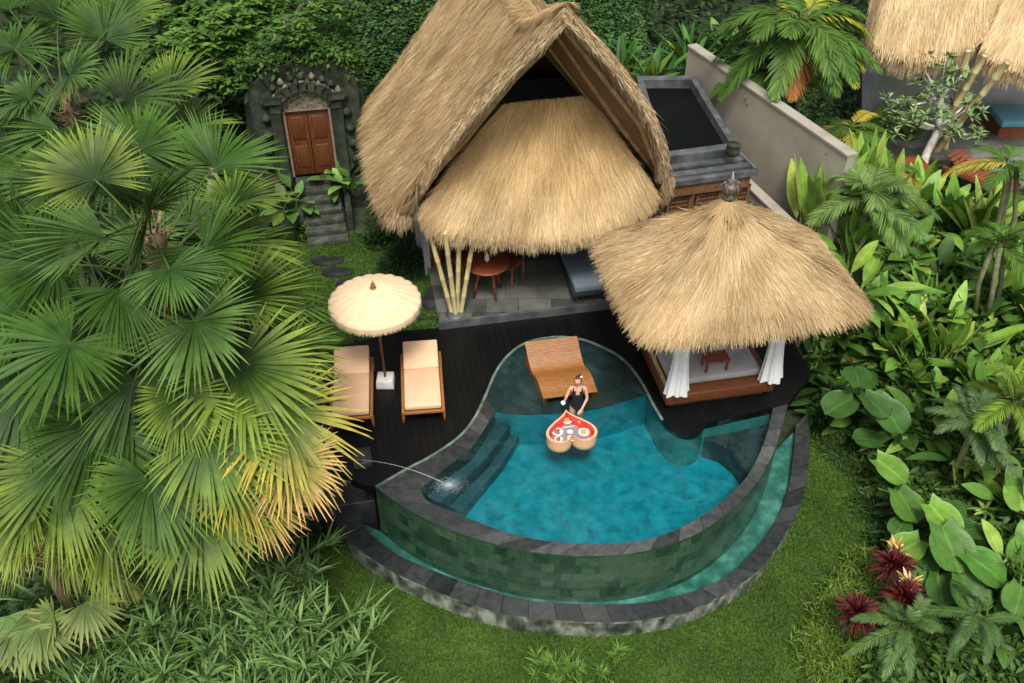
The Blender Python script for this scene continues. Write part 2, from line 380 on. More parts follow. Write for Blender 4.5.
# ------------------------------------------------------------------ light
w = bpy.data.worlds.new('World'); S.world = w; w.use_nodes = True
nt = w.node_tree; bg = nt.nodes['Background']
sk = nt.nodes.new('ShaderNodeTexSky'); sk.sky_type = 'NISHITA'; sk.sun_disc = False
SUN_EL, SUN_AZ = R(60), R(180)      # azimuth measured clockwise from +Y
sk.sun_elevation = SUN_EL; sk.sun_rotation = SUN_AZ; sk.dust_density = 4; sk.air_density = 1.0; sk.ozone_density = .6
hs = nt.nodes.new('ShaderNodeHueSaturation'); hs.inputs['Saturation'].default_value = .3; nt.links.new(sk.outputs[0], hs.inputs['Color']); nt.links.new(hs.outputs[0], bg.inputs[0]); bg.inputs[1].default_value = .12
sd = bpy.data.lights.new('sun', 'SUN'); sd.energy = 2.3; sd.angle = R(16); sd.color = (1, .96, .88)
so = bpy.data.objects.new('sun', sd); COL.objects.link(so)
dirv = Vector((math.sin(SUN_AZ) * math.cos(SUN_EL), math.cos(SUN_AZ) * math.cos(SUN_EL), math.sin(SUN_EL)))
so.rotation_euler = dirv.to_track_quat('Z', 'Y').to_euler(); so.location = (0, 0, 30)
S.view_settings.view_transform = 'Standard'; S.view_settings.look = 'None'; S.view_settings.exposure = .48; S.view_settings.gamma = 1
S.cycles.max_bounces = 6; S.cycles.transparent_max_bounces = 12; S.cycles.diffuse_bounces = 3; S.cycles.glossy_bounces = 3
S.cycles.use_denoising = True
S.cycles.caustics_reflective = False; S.cycles.caustics_refractive = False

# ------------------------------------------------------------------ terrain
def sstep(a, b, x):
    t = np.clip((x - a) / (b - a), 0, 1); return t * t * (3 - 2 * t)
def terr(x, y):
    x = np.asarray(x, float); y = np.asarray(y, float)
    left = sstep(10.6, 12.2, y); mid = sstep(13.75, 14.1, y); right = sstep(11.6, 16.2, y)
    a = sstep(-3.0, -2.2, x); bmix = sstep(5.2, 6.2, x)
    f = left * (1 - a) + mid * a; f = f * (1 - bmix) + right * bmix
    z = -1.45 + 1.43 * f
    z = z + sstep(6.5, 9, x) * (1 - sstep(12, 16, y)) * .9 * sstep(6, 9, y)
    hill = 1 - sstep(1.5, 4.5, x)
    z = z + hill * (sstep(18.6, 26, y) * 5.0 + np.maximum(0, y - 26) * .25)
    z = z + (1 - hill) * (sstep(20, 40, y) * 1.5)
    return z
xs = np.unique(np.r_[-120:-20:10., -20:20:.35, 20:121:10.]); ys = np.unique(np.r_[-60:0:10., 0:34:.3, 34:200:10.])
X, Y = np.meshgrid(xs, ys, indexing='ij')
b = B(); b.grid(np.dstack([X, Y, terr(X, Y)]))
b.q[0] = b.q[0][:, ::-1]
gnd = tag(link('ground', b, M['soil'], smooth=True), kind='structure')
LOWZ = -1.45

# lower lawn: outline in pixels -> z
def poly_in(poly, x, y):
    poly = np.asarray(poly); n = len(poly); c = np.zeros(len(x), bool); j = n - 1
    for i in range(n):
        xi, yi = poly[i][:2]; xj, yj = poly[j][:2]
        m = ((yi > y) != (yj > y)) & (x < (xj - xi) * (y - yi) / (yj - yi + 1e-12) + xi); c ^= m; j = i
    return c
lawn_px = [(250, 520), (330, 505), (420, 560), (560, 600), (690, 590), (770, 530), (800, 470), (812, 425), (845, 430), (880, 470), (882, 520), (862, 565), (830, 610), (800, 680), (795, 760), (200, 760), (200, 600)]
lawn = np.array([at(x, y, LOWZ)[:2] for x, y in lawn_px])
def sheet(name, poly, step, dz, m):
    x0, y0 = poly.min(0); x1, y1 = poly.max(0)
    xs = np.arange(x0, x1 + step, step); ys = np.arange(y0, y1 + step, step); X, Y = np.meshgrid(xs, ys, indexing='ij')
    b = B(); n = len(ys)
    cx = (X[:-1, :-1] + step / 2).ravel(); cy = (Y[:-1, :-1] + step / 2).ravel(); ins = poly_in(poly, cx, cy)
    i, j = np.meshgrid(np.arange(len(xs) - 1), np.arange(n - 1), indexing='ij'); k = (i * n + j).ravel()[ins]
    b.add(np.c_[X.ravel(), Y.ravel(), terr(X, Y).ravel() + dz], np.stack([k, k + n, k + n + 1, k + 1], 1))
    return tag(link(name, b, m, smooth=True), kind='structure')
sheet('lawn', lawn, .15, .02, M['lawn'])
up_px = [(285, 250), (352, 232), (388, 240), (420, 248), (432, 268), (440, 290), (450, 322), (395, 332), (345, 345), (290, 380), (250, 330)]
upl = np.array([at(x, y, -.02)[:2] for x, y in up_px])
sheet('upper_lawn', upl, .12, .02, M['lawn'])

def scatter(poly, n):
    x0, y0 = poly.min(0); x1, y1 = poly.max(0); X = rng.uniform(x0, x1, n * 3); Y = rng.uniform(y0, y1, n * 3)
    k = poly_in(poly, X, Y); return X[k][:n], Y[k][:n]
def rdir(n, tilt=1.):
    a = rng.uniform(0, 2 * math.pi, n); return np.c_[np.cos(a) * tilt, np.sin(a) * tilt, np.ones(n)]
def patch(x, y, f=.5, seed=0):
    return .5 + .25 * (np.sin(x * f * 2.1 + 1.3 + seed) * np.cos(y * f * 1.7 + seed * 2) + np.sin(x * f * 4.3 - y * f * 3.1 + seed)) 
TH = np.array
def lerp(a, b, t): t = np.asarray(t)[:, None]; return np.asarray(a) * (1 - t) + np.asarray(b) * t
def grass(name, poly, n, h, label, ca, cb):
    x, y = scatter(poly, n); n = len(x); z = terr(x, y) + .02
    base = np.c_[x, y, z]; d = rdir(n, rng.uniform(.5, 1.6, n)[:, None].repeat(1, 1)[:, 0] if False else 1.0)
    d[:, :2] *= rng.uniform(.3, 1.6, n)[:, None]
    t = np.clip(patch(x, y, .9, 1) * .6 + rng.uniform(-.1, .6, n), 0, 1); c = lerp(ca, cb, t)
    b = B(); b.blades(base, d, rdir(n, 2.), rng.uniform(.6, 1.3, n) * h, rng.uniform(.012, .022, n), .3, c * .75, c * 1.15, [.8, 1, .15], None)
    o = link(name, b, M['grass']); tag(o, label, 'grass', kind='stuff'); return o
grass('lawn_grass', lawn, 130000, .055, 'short green lawn grass around the outer pool wall', (.045, .11, .01), (.12, .21, .028))
grass('upper_lawn_grass', upl, 40000, .05, 'short green grass between the steps and the parasol', (.04, .10, .01), (.1, .18, .025))

# ------------------------------------------------------------------ deck and pool
def pp(lst, z): return np.array([at(x, y, z) for x, y in lst])
deck_edge_px = [(375, 486), (408, 467), (429, 456), (457, 437), (473, 418), (484, 396), (495, 371), (509, 353), (528, 341), (555, 336), (580, 338), (600, 345), (622, 357), (641, 379), (655, 405), (664, 420), (675, 430), (688, 434), (699, 431), (705, 423)]
deck_edge = catmull(pp(deck_edge_px, 0), 110)
deck_rest = pp([(788, 404), (812, 372)], 0)
back = [W(7.6, 13.2), W(5.9, 13.8), W(1.35, 13.74)]
deck_out = np.vstack([deck_edge, deck_rest, back, pp([(400, 331), (340, 346), (318, 380), (330, 470), (366, 486)], 0)])
b = B(); b.slab(deck_out[:, :2], -.14, 0.0)
deck = tag(link('deck', b, M['deck']), kind='structure')

PBZ = -.575
pool = thing('swimming_pool', at(580, 480, -.78), 'curved infinity pool of green stone with turquoise water', 'pool')
cop_out_px = [(375, 486), (400, 505), (440, 526), (480, 540), (520, 550), (560, 555), (600, 556), (640, 552), (680, 541), (715, 523), (745, 497), (765, 470), (778, 440), (788, 404)]
cop_in_px = [(420, 489), (428, 501), (454, 512), (480, 523), (510, 533), (541, 540), (573, 543), (620, 543), (659, 536), (700, 517), (738, 487), (757, 459), (768, 430), (773, 408)]
NO = 120
co = catmull(pp(cop_out_px, 0), NO); ci = catmull(pp(cop_in_px, 0), NO)
def zz(a, z): a = a.copy(); a[:, 2] = z; return a
b = B(); b.strip(co, ci)
# left coping band between deck edge and the steps
lb_out = catmull(pp(deck_edge_px[:6], 0), 40); lb_in = catmull(pp([(420, 489), (443, 470), (461, 456), (473, 446), (485, 428), (495, 411)], 0), 40)
b.strip(lb_in, lb_out)
b.strip(zz(lb_in, -.3), lb_in)
b.strip(zz(ci, -.12)[::-1], ci[::-1])
link('coping', b, M['coping'], pool)
# walls
b = B(); b.strip(zz(co, -1.35), co - [0, 0, .04], None, -1.35, 0)
off = nrm(np.c_[(co - co.mean(0))[:, :2], np.zeros(NO)])
b.strip(co - [0, 0, .04], co - [0, 0, .002] + off * .0)
link('outer_wall', b, M['tilegreen'], pool)
b = B(); b.strip(ci - [0, 0, .12], zz(ci, -.78), None, 0, -.78)
# wall below deck edge (inside, seen at the platform)
de = catmull(pp(deck_edge_px[5:], 0), 90); tail = np.vstack([de[-1:], pp([(774, 407.5)], 0)])
b.strip(de - [0, 0, .142], zz(de, -.78), None, -.14, -.78); b.strip(tail - [0, 0, .142], zz(tail, -.78), None, -.14, -.78)
M['tileteal'] = tiles('teal_pool_stone', (.03, .17, .16), (.05, .23, .2), (.025, .13, .13), .2, .2, .3, .004, .5, nsc=4, nstr=.3)
link('inner_wall', b, M['tileteal'], pool)
inner = np.vstack([ci, np.vstack([tail[::-1]]), de[::-1][:, :], lb_in[::-1]])
inner_flat = zz(inner, -.78)
b = B(); b.tris(inner_flat)
link('pool_floor', b, M['tilepool'], pool)
# shallow shelf for the lounger
sh_front = catmull(pp([(495, 411), (515, 414), (540, 414), (570, 412), (600, 408), (625, 401), (650, 393)], -.06), 30)
sh_back = catmull(pp(deck_edge_px[5:15], 0), 50)
b = B(); b.slab(np.vstack([sh_front, sh_back[::-1]])[:, :2], -.77, -.06)
link('shelf', b, M['tileshelf'], pool)
fr2 = sh_front + [0, 0, 0]; fr2[:, 1] -= .012
b = B(); b.strip(zz(fr2, -.775), zz(fr2, -.064)); link('shelf_front', b, M['tilepool'], pool)
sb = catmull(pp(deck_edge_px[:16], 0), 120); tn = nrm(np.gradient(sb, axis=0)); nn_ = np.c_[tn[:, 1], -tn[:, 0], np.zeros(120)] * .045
b = B(); b.strip(zz(sb + nn_, -.02), zz(sb + nn_, .004)); b.strip(zz(sb + nn_, .004), zz(sb - nn_ * .0, .004)); link('edge_glint', b, M['glint'], pool)  # pale strip added to paint the water's reflection line along the edge
bp = catmull(pp([(560, 413), (570, 412), (581, 411), (591, 409)], -.06), 16); bq = bp - [0, .3, 0]
b = B(); b.slab(np.vstack([bp - [0, .013, 0], bq[::-1]])[:, :2], -.77, PBZ); link('bench', b, M['tilepool'], pool)
# steps into the water
def sl(px, z, name='step', m='tilestep'):
    p = pp(px, z); b = B(); b.slab(p[:, :2], -.775, z); return link(name, b, M[m], pool)
sl([(496, 412), (515, 414), (509, 426), (489, 455), (462, 482), (440, 503), (421, 493), (443, 472), (473, 448), (485, 430)], -.28)
sl([(509, 416), (527, 416), (521, 432), (503, 462), (478, 492), (462, 512), (440, 503), (462, 482), (489, 455)], -.56)
# ledge beside the platform
led = pp([(704, 424), (774, 407), (769, 430), (758, 458), (748, 472), (737, 455), (722, 443), (706, 438)], -.3)
b = B(); b.slab(led[:, :2], -.77, -.38); link('ledge', b, M['tileshelf'], pool)
lo = catmull(pp([(706, 438), (722, 443), (737, 455), (748, 472)], -.3), 14); li_ = catmull(pp([(704, 428), (728, 434), (745, 448), (755, 464)], -.3), 14)
b = B(); b.strip(zz(lo, -.36), zz(li_, -.36)); link('ledge_edge', b, M['coping'], pool)
# water sheets
b = B(); b.tris(zz(inner, -.03))
# pale swirls in this material are ripple highlights and foam painted as diffuse colour
tag(link('water', b, M['water']), kind='structure')

# catch basin around the foot of the wall
rim_in_px = [(352, 512), (372, 535), (395, 553), (425, 567), (458, 580), (518, 598), (560, 603), (620, 604), (659, 600), (718, 582), (750, 555), (773, 526), (787, 494), (793, 459), (796, 425)]
rim_out_px = [(334, 518), (345, 537), (362, 552), (399, 575), (458, 600), (506, 614), (557, 620), (620, 622), (679, 613), (718, 597), (758, 571), (783, 538), (799, 508), (807, 478), (810, 439), (808, 412)]
ri = catmull(pp(rim_in_px, -.98), 140); ro = catmull(pp(rim_out_px, -.98), 140)
b = B(); b.strip(ro, ri)
b.strip(zz(ri, -1.15)[::-1], ri[::-1])
rimo = link('basin_rim', b, M['rim'], pool)
M['basewall'] = simple('stained_render', [(.02, .028, .018), (.1, .12, .085), (.3, .32, .26)], 5, .8, .6, .02, (1, 1, .6), pos=[.36, .5, .66], detail=8)
ro2 = ro + nrm(np.c_[(ro - ro.mean(0))[:, :2], np.zeros(140)]) * -.05
b = B(); b.strip(zz(ro2, -1.65), zz(ro2, -1.04)); b.strip(zz(ro2, -1.04), zz(ro, -1.03)); b.strip(zz(ro, -1.03), ro)
link('basin_wall', b, M['basewall'], pool)
b = B(); bo = co.copy()
# basin floor between wall and rim
cb = catmull(np.vstack([co]), 140)
b.strip(zz(ri, -1.13), zz(cb, -1.13))
M['basinfloor'] = simple('basin_floor', [(.025, .09, .075), (.05, .17, .14), (.16, .34, .29)], 4, .5, .2, .01, detail=8)
link('basin_floor', b, M['basinfloor'], pool)
b = B(); b.strip(zz(ri, -1.03), zz(cb, -1.03))
tag(link('basin_water', b, M['basinwater']), kind='structure')

# dark stone blocks and spout left of the pool
wf = thing('water_spout_wall', at(345, 470, -1.7), 'black stacked stone block wall with a water spout at the deck corner', 'stone wall')
b = B()
for (x, y, z0, z1, sx, sy) in [(340, 470, -1.75, -.05, .75, .55), (352, 492, -1.75, -.55, .7, .5), (330, 505, -1.75, -.95, .9, .5), (362, 455, -1.75, .12, .3, .35)]:
    c = at(x, y, z1); b.box((c[0], c[1], (z0 + z1) / 2), (sx, sy, z1 - z0), [[CA, SA, 0], [-SA, CA, 0], [0, 0, 1]])
link('block', b, M['blackstone'], wf, bevel=.02)
b = B(); sp = at(354, 459, .16); b.tube([sp, sp + [.12, -.02, .0]], .025, 8); link('spout', b, M['darkmetal'], wf)
b = B(); p0 = sp + [.12, -.02, 0]; p1 = at(446, 484, -.03)
T = np.linspace(0, 1, 14); arc = p0 + (p1 - p0) * T[:, None]; arc[:, 2] = p0[2] + (p1[2] - p0[2]) * T ** 2 + .12 * T * (1 - T) * 2
b.tube(arc, np.linspace(.004, .008, 14), 6)
tag(link('water_jet', b, M['foam'], loc=p0), 'thin arc of water falling from the stone spout into the pool', 'water jet')
b = B(); c = at(449, 486, -.02); n = 1800; a = rng.uniform(0, 6.28, n); r = np.abs(rng.normal(0, .13, n))
b.blades(np.c_[c[0] + r * np.cos(a) * 1.3, c[1] + r * np.sin(a) * .8, np.full(n, -.015) + rng.uniform(0, .02, n)], np.c_[rng.normal(size=(n, 2)), rng.uniform(0, .3, n)], (0, 0, 1), rng.uniform(.004, .016, n), rng.uniform(.004, .012, n), 0, (.8, .8, .8), (.8, .8, .8), [.5, 1, .3], None)
tag(link('splash', b, M['foam'], loc=c), 'white splash where the spout water hits the pool steps', 'splash')

# ------------------------------------------------------------------ thatch
STR_A, STR_B, STR_C = np.array([.33, .21, .10]), np.array([.54, .385, .20]), np.array([.76, .60, .36])
def straw_on(b, G, n, L=(.25, .6), w=.0085, lift=.035, tone=(0., 1.), tint=None, edge=0, edge_len=(.12, .42), barge=0, dens=None, jit=.12):
    """strands on grid G[s,t]; t runs down the slope"""
    m, k = G.shape[:2]
    ds = G[1:, :-1] - G[:-1, :-1]; dt = G[:-1, 1:] - G[:-1, :-1]
    area = np.linalg.norm(np.cross(ds, dt), axis=2).ravel(); area = area / area.sum()
    idx = rng.choice(len(area), n, p=area); i = idx // (k - 1); j = idx % (k - 1); a = rng.random(n); c = rng.random(n)
    def P_(i, j, a, c):
        return (G[i, j] * ((1 - a) * (1 - c))[:, None] + G[i + 1, j] * (a * (1 - c))[:, None] + G[i, j + 1] * ((1 - a) * c)[:, None] + G[i + 1, j + 1] * (a * c)[:, None])
    p = P_(i, j, a, c); sv = nrm(G[i + 1, j] - G[i, j]); tv = nrm(G[i, np.minimum(j + 1, k - 1)] - G[i, j]); nv = nrm(np.cross(tv, sv)); nv *= np.sign(nv[:, 2:3] + 1e-6)
    d = tv + nv * rng.uniform(-.02, .07, n)[:, None] + sv * rng.normal(0, jit, n)[:, None]
    tt = (j + c) / (k - 1)
    ton = np.clip(rng.normal(.5, .22, n) + .22 * (patch(p[:, 0] * 2.2, p[:, 1] * 2.2 + p[:, 2], .8, 3) - .5) * 2, 0, 1) * (tone[1] - tone[0]) + tone[0]
    col = np.where(ton[:, None] < .5, STR_A + (STR_B - STR_A) * (ton[:, None] * 2), STR_B + (STR_C - STR_B) * (ton[:, None] * 2 - 1))
    if tint is not None: col = col * tint(tt)
    ll = rng.uniform(*L, n)
    b.blades(p + nv * rng.uniform(-.02, lift, n)[:, None] - tv * .1, d, nv + sv * rng.normal(0, .3, n)[:, None], ll, rng.uniform(.6, 1.3, n) * w, .02, col * .92, col * 1.06, [1, 1, .35], None)
    if edge:
        sl = np.linalg.norm(np.diff(G[:, -1], axis=0), axis=1); i = rng.choice(m - 1, edge, p=sl / sl.sum()); a = rng.random(edge); c = np.ones(edge)
        p = P_(i, np.full(edge, k - 2), a, c); tv = nrm(G[i, k - 1] - G[i, k - 2]); sv = nrm(G[i + 1, k - 1] - G[i, k - 1])
        d = tv * .75 + np.array([0, 0, -.75]) + rng.normal(0, .16, (edge, 3)); cc = lerp(STR_A * .95, STR_C, np.clip(rng.normal(.55, .25, edge), 0, 1))
        dep = rng.uniform(-.24, .03, edge)
        pb = p - tv * rng.uniform(.0, .15, edge)[:, None]; pb[:, 2] += dep
        cc = cc * (1 + dep[:, None] * .5)
        clump = .9 + .15 * np.sin(i * 1.7) * np.sin(i * .61)
        b.blades(pb, d, nrm(np.cross(sv, tv)), rng.uniform(*edge_len, edge) * clump, rng.uniform(.005, .011, edge), .1, cc, cc * 1.05, [1, 1, .3], None)
def thick(G, th):
    """closed slab from grid surface, offset inwards (down)"""
    m, k = G.shape[:2]
    gs = np.gradient(G, axis=0); gt = np.gradient(G, axis=1); n = nrm(np.cross(gt, gs)); n *= np.sign(n[..., 2:3] + 1e-9)
    Bm = G - n * th
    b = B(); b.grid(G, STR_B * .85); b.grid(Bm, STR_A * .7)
    for a, c in ((G[0], Bm[0]), (G[-1], Bm[-1]), (G[:, -1], Bm[:, -1]), (G[:, 0], Bm[:, 0])):
        n0 = len(a); i = np.arange(n0 - 1); b.add(np.vstack([a, c]), np.stack([i, i + 1, i + 1 + n0, i + n0], 1), STR_A)
    return b
def profile(r, e, bulge, k, side=0):
    t = np.linspace(0, 1, k)[:, None]; r = np.array(r); e = np.array(e)
    p = r + (e - r) * t + np.array([side, 0, bulge]) * (4 * t * (1 - t)); return p

villa = thing('thatched_villa', W(3.2, 15.8, 0), 'tall A-frame villa with shaggy saddle-backed thatched roof beside the deck', 'villa')
K = 26
ridge_s = [0, .12, .25, .5, .75, 1.0]
pk_ = UV(at(566, 9, 6.2)); 
ridge = np.array([pk_, UV(at(556, 14, 5.95)), UV(at(544, 20, 5.65)), UV(at(528, 20, 5.4)), [3.15, 16.8, 5.35], [3.05, 18.2, 5.8]])
le = np.array([UV(at(410, 205, 2.45)), UV(at(396, 209, 2.38)), UV(at(385, 202, 2.3)), UV(at(374, 168, 2.35)), UV(at(369, 125, 2.45)), UV(at(374, 96, 2.5))])
re_ = np.array([UV(at(664, 186, 2.55)), UV(at(669, 178, 2.5)), [5.68, 14.6, 2.45], [5.7, 15.8, 2.4], [5.7, 17.2, 2.4], [5.6, 18.6, 2.5]])
def roof_grid(eave, sgn):
    rows = []
    q = np.linspace(0, 1, 30)
    rd = np.stack([np.interp(q, ridge_s, ridge[:, i]) for i in range(3)], 1)
    sc = catmull(eave, 200); ss = np.linspace(0, 1, 200)
    es = np.array([0, .1, .22, .5, .75, 1.])
    # parameter along eave by arc fraction of control points
    L = np.r_[0, np.cumsum(np.linalg.norm(np.diff(eave, axis=0), axis=1))]; L /= L[-1]
    ee = np.stack([np.interp(np.interp(q, es, L), ss, sc[:, i]) for i in range(3)], 1)
    for i in range(30):
        f = 1 - min(1, q[i] / .15)
        pr = profile(rd[i], ee[i], -.18 - .0 * f, K, side=(-.42 if sgn < 0 else .5) * f + (0.02 * sgn))
        rows.append(pr)
    G = np.array(rows)
    for it in range(2): G[1:-1] = (G[:-2] + G[1:-1] * 2 + G[2:]) / 4
    return np.array([[W(*p) for p in r] for r in G])
GL = roof_grid(le, -1); GR = roof_grid(re_, 1)
for nm, G, ns, ed in (('left', GL, 95000, 16000), ('right', GR, 34000, 8000)):
    b = thick(G, .14)
    straw_on(b, G, ns, tone=(0, .88), edge=ed, lift=.06, L=(.15, .5), jit=.2)
    # shaggy barge edge
    n = 16000; i = rng.integers(0, K - 1, n); a = rng.random(n)[:, None]; gN = nrm(np.cross(G[0, 1:] - G[0, :-1], G[1, 1:] - G[0, 1:])); gN *= np.sign(gN[:, 2:3])
    p = G[0, i] * (1 - a) + G[0, i + 1] * a; tv = nrm(G[0, i + 1] - G[0, i]); back_ = nrm(G[3, i] - G[0, i])
    p = p + back_ * rng.uniform(-.06, .1, n)[:, None] - gN[i] * rng.uniform(-.03, .16, n)[:, None]
    cc = lerp(STR_A * .8, STR_C * .95, rng.random(n))
    b.blades(p, tv + rng.normal(0, .14, (n, 3)) - back_ * .05 + np.array([0, 0, -.12]), -back_ + rng.normal(0, .4, (n, 3)), rng.uniform(.06, .22, n), rng.uniform(.007, .013, n), .05, cc, cc, [1, 1, .3], None)
    n = 5000; i = rng.integers(0, 5, n); a = rng.random(n)[:, None]; p = G[i, -1] * (1 - a) + G[i + 1, -1] * a; tv = nrm(G[i, -1] - G[i, -3])
    p = p - tv * rng.uniform(0, .12, n)[:, None]; p[:, 2] -= rng.uniform(-.02, .16, n); cc = lerp(STR_A, STR_C, rng.random(n))
    b.blades(p - back_[-1] * .03, tv * .5 + np.array([0, 0, -1.]) + rng.normal(0, .15, (n, 3)), -back_[-1] + rng.normal(0, .4, (n, 3)), rng.uniform(.12, .34, n), rng.uniform(.008, .014, n), .05, cc, cc, [1, 1, .3], None)
    link('thatch_slope', b, M['straw'], villa)
# ridge cap roll
rc = np.array([W(*p) for p in catmull(ridge, 30)]); b = B(); b.tube(rc + [0, 0, -.07], .11, 10, STR_B * .8)
n = 5000; i = rng.integers(0, 29, n); a = rng.uniform(-1.3, 1.3, n); rt = nrm(rc[np.minimum(i + 1, 29)] - rc[i - (i == 29)]); ux = np.array([CA, SA, 0])
nvv = np.sin(a)[:, None] * ux + np.cos(a)[:, None] * np.array([0, 0, 1.])
b.blades(rc[i] + rt * rng.uniform(0, .15, n)[:, None] + nvv * .1, rng.normal(0, .15, (n, 3)) + rt * rng.choice([-.3, .3], n)[:, None] + np.cos(a)[:, None] * ux * np.sign(a)[:, None] - np.array([0, 0, 1.]) * np.abs(np.sin(a))[:, None], nvv, rng.uniform(.1, .25, n), .011, .1, STR_A * 1.4, STR_B, [1, 1, .4], None)
link('ridge_cap', b, M['straw'], villa)
# front apron
top_a = [UV(at(500, 108, 4.05)), UV(at(525, 106, 4.05)), UV(at(556, 104, 4.05)), UV(at(592, 100, 4.0))]
bot_px = [(424, 204), (438, 220), (490, 227), (550, 229), (600, 223), (636, 208), (654, 190)]
bz = [2.5, 2.2, 2.12, 2.1, 2.12, 2.25, 2.5]
bot_a = [UV(at(x, y, z)) for (x, y), z in zip(bot_px, bz)]
ta = catmull(top_a, 40); ba = catmull(bot_a, 40)
G = np.array([profile(ta[i], ba[i], .02, K) for i in range(40)])
G = np.array([[W(*p) for p in r] for r in G]); GA = G
b = thick(G, .22)
straw_on(b, G, 60000, tone=(.1, 1.0), edge=22000, edge_len=(.08, .34), lift=.05, L=(.15, .45), jit=.12, tint=lambda t: lerp((1.02, .92, .74), (1.12, 1.12, 1.12), np.clip(t * 1.1, 0, 1) ** 1.6))
link('thatch_apron', b, M['straw'], villa)
# back gable closure and ceiling dark boards
b = B(); q = [W(.9, 18.3, 2.2), W(5.4, 18.3, 2.2), W(3.1, 18.0, 5.4)]; b.ngon(q); link('back_gable', b, M['bamboodark'], villa)
# bamboo roof frame visible in the gable
def bamboo(b, p, q, r=.045):
    p = np.array(p, float); q = np.array(q, float); L = np.linalg.norm(q - p); n = max(2, int(L / .38)); pts = []; rad = []
    for i in range(n):
        for f, k in ((0, 1.16), (.06, 1.0), (.94, 1.0)):
            pts.append(p + (q - p) * (i + f) / n); rad.append(r * k)
    pts.append(q); rad.append(r * 1.16); b.tube(pts, rad, 8)
und = lambda G, i, t, off=.3: (lambda j: G[i, j] + np.array([0, 0, -off]))(int(t * (K - 1)))
for i, t1 in ((1, .93), (4, .9), (9, .9), (15, .9)):
    for G in (GL, GR):
        b = B(); a0 = und(G, i, .02, .22); a1 = und(G, i, t1, .22); am = und(G, i, .5, .24); bamboo(b, a0, am, .05); bamboo(b, am, a1, .05); link('rafter', b, M['bamboodark'], villa)
b = B()
for i in range(2, 26, 1):
    for t in ((.05, .95),): b.bar(und(GR, i, t[0], .16), und(GR, i, .5, .16), .02, .02); b.bar(und(GR, i, .5, .16), und(GR, i, t[1], .16), .02, .02)
link('batten', b, M['bamboodark'], villa)
b = B(); bamboo(b, W(2.3, 14.6, 3.9), W(3.7, 14.8, 5.0), .05); link('brace', b, M['bamboo'], villa)
# terrace and room
b = B(); b.ubox(3.35, 15.6, -.1, 4.1, 3.7, .25); link('terrace_floor', b, M['slate'], villa)
b = B(); b.ubox(3.35, 13.72, -.1, 4.14, .06, .262); link('terrace_edge', b, M['greystone'], villa)
b = B(); b.ubox(3.5, 18.3, 0, 4.2, .12, 2.6); b.ubox(1.25, 17.2, 0, .12, 2.4, 2.5); b.ubox(5.6, 17.0, 0, .12, 2.8, 2.6); b.ubox(1.3, 15.7, 0, .12, .5, 2.5); link('wall', b, M['neighbourwall'], villa)
M['glass'] = simple('dark_window_glass', [(.008, .01, .011), (.014, .016, .018)], 2, .08, .02, .001)
b = B(); b.ubox(3.45, 16.5, .15, 4.1, .03, 2.3); g = link('sliding_door', b, M['glass'], villa)
b = B()
for u in (1.45, 2.5, 3.5, 4.5, 5.45): b.ubox(u, 16.47, .15, .07, .07, 2.35)
b.ubox(3.45, 16.47, 2.45, 4.2, .09, .08); link('door_frame', b, M['darkmetal'], g)
b = B(); b.ubox(3.3, 16.5, 2.5, 2.6, .1, 1.0); link('gable_screen', b, M['darkmetal'], villa)
# bamboo column bundle
cb_ = UV(at(456, 314, .15))
for k_, (du, dv, dx, dy) in enumerate([(-.07, .03, -.33, .25), (-.01, -.03, -.12, -.02), (.03, .03, .12, .1), (.09, .0, .36, .15)]):
    b = B(); bamboo(b, W(cb_[0] + du, cb_[1] + dv, .15), W(cb_[0] + du + dx, cb_[1] + dv + dy, 2.02), .045); link('column', b, M['bamboo'], villa)
b = B(); b.lathe(W(cb_[0], cb_[1], .0), [(.2, -.05), (.2, .17), (.15, .2)], 14); link('column_footing', b, M['greystone'], villa)
for k_, (du, dx) in enumerate([(-.07, -.3), (.07, .3)]):
    b = B(); bamboo(b, W(5.0 + du, 14.0, .15), W(5.0 + du + dx * .4, 14.2, 2.25), .055); link('column', b, M['bamboo'], villa)

# terrace furniture
tp = at(487, 262, .88); tb = thing('dining_table', (tp[0], tp[1], .15), 'round red wooden table under the thatched eave', 'table')
b = B(); b.lathe((tp[0], tp[1], 0), [(.40, .84), (.42, .85), (.42, .88), (.40, .885)], 28); link('table_top', b, M['woodred'], tb)
for a in (.6, 2.2, 3.7, 5.3):
    b = B(); b.tube([[tp[0] + .16 * math.cos(a), tp[1] + .16 * math.sin(a), .84], [tp[0] + .3 * math.cos(a), tp[1] + .3 * math.sin(a), .15]], [.03, .02], 8); link('leg', b, M['woodred'], tb)
b = B(); vp = (tp[0] - .0, tp[1] + .02, .885); b.lathe(vp, [(.03, 0), (.05, .04), (.045, .12), (.02, .17), (.025, .2)], 12)
tag(link('vase', b, M['china'], loc=vp, smooth=True), 'small pale vase on the round red table', 'vase')
def chair(c, rz, label):
    t = thing('dining_chair', (c[0], c[1], .15), label, 'chair', 'red wooden chairs at the round table'); t.rotation_euler[2] = 0
    cs, sn = math.cos(rz), math.sin(rz); T = lambda x, y, z: np.array([c[0] + x * cs - y * sn, c[1] + x * sn + y * cs, .15 + z])
    b = B(); b.box(T(0, 0, .44), (.42, .42, .04), [[cs, sn, 0], [-sn, cs, 0], [0, 0, 1]]); link('seat', b, M['woodred'], t, bevel=.01)
    b = B()
    for z in (.62, .78): b.bar(T(-.2, .2, z), T(.2, .2, z), .02, .07)
    link('backrest', b, M['woodred'], t)
    for x, y, h in ((-.19, -.19, .44), (.19, -.19, .44), (-.19, .2, .85), (.19, .2, .85)):
        b = B(); b.bar(T(x, y, 0), T(x, y, h), .035, .035); link('leg', b, M['woodred'], t)
    return t
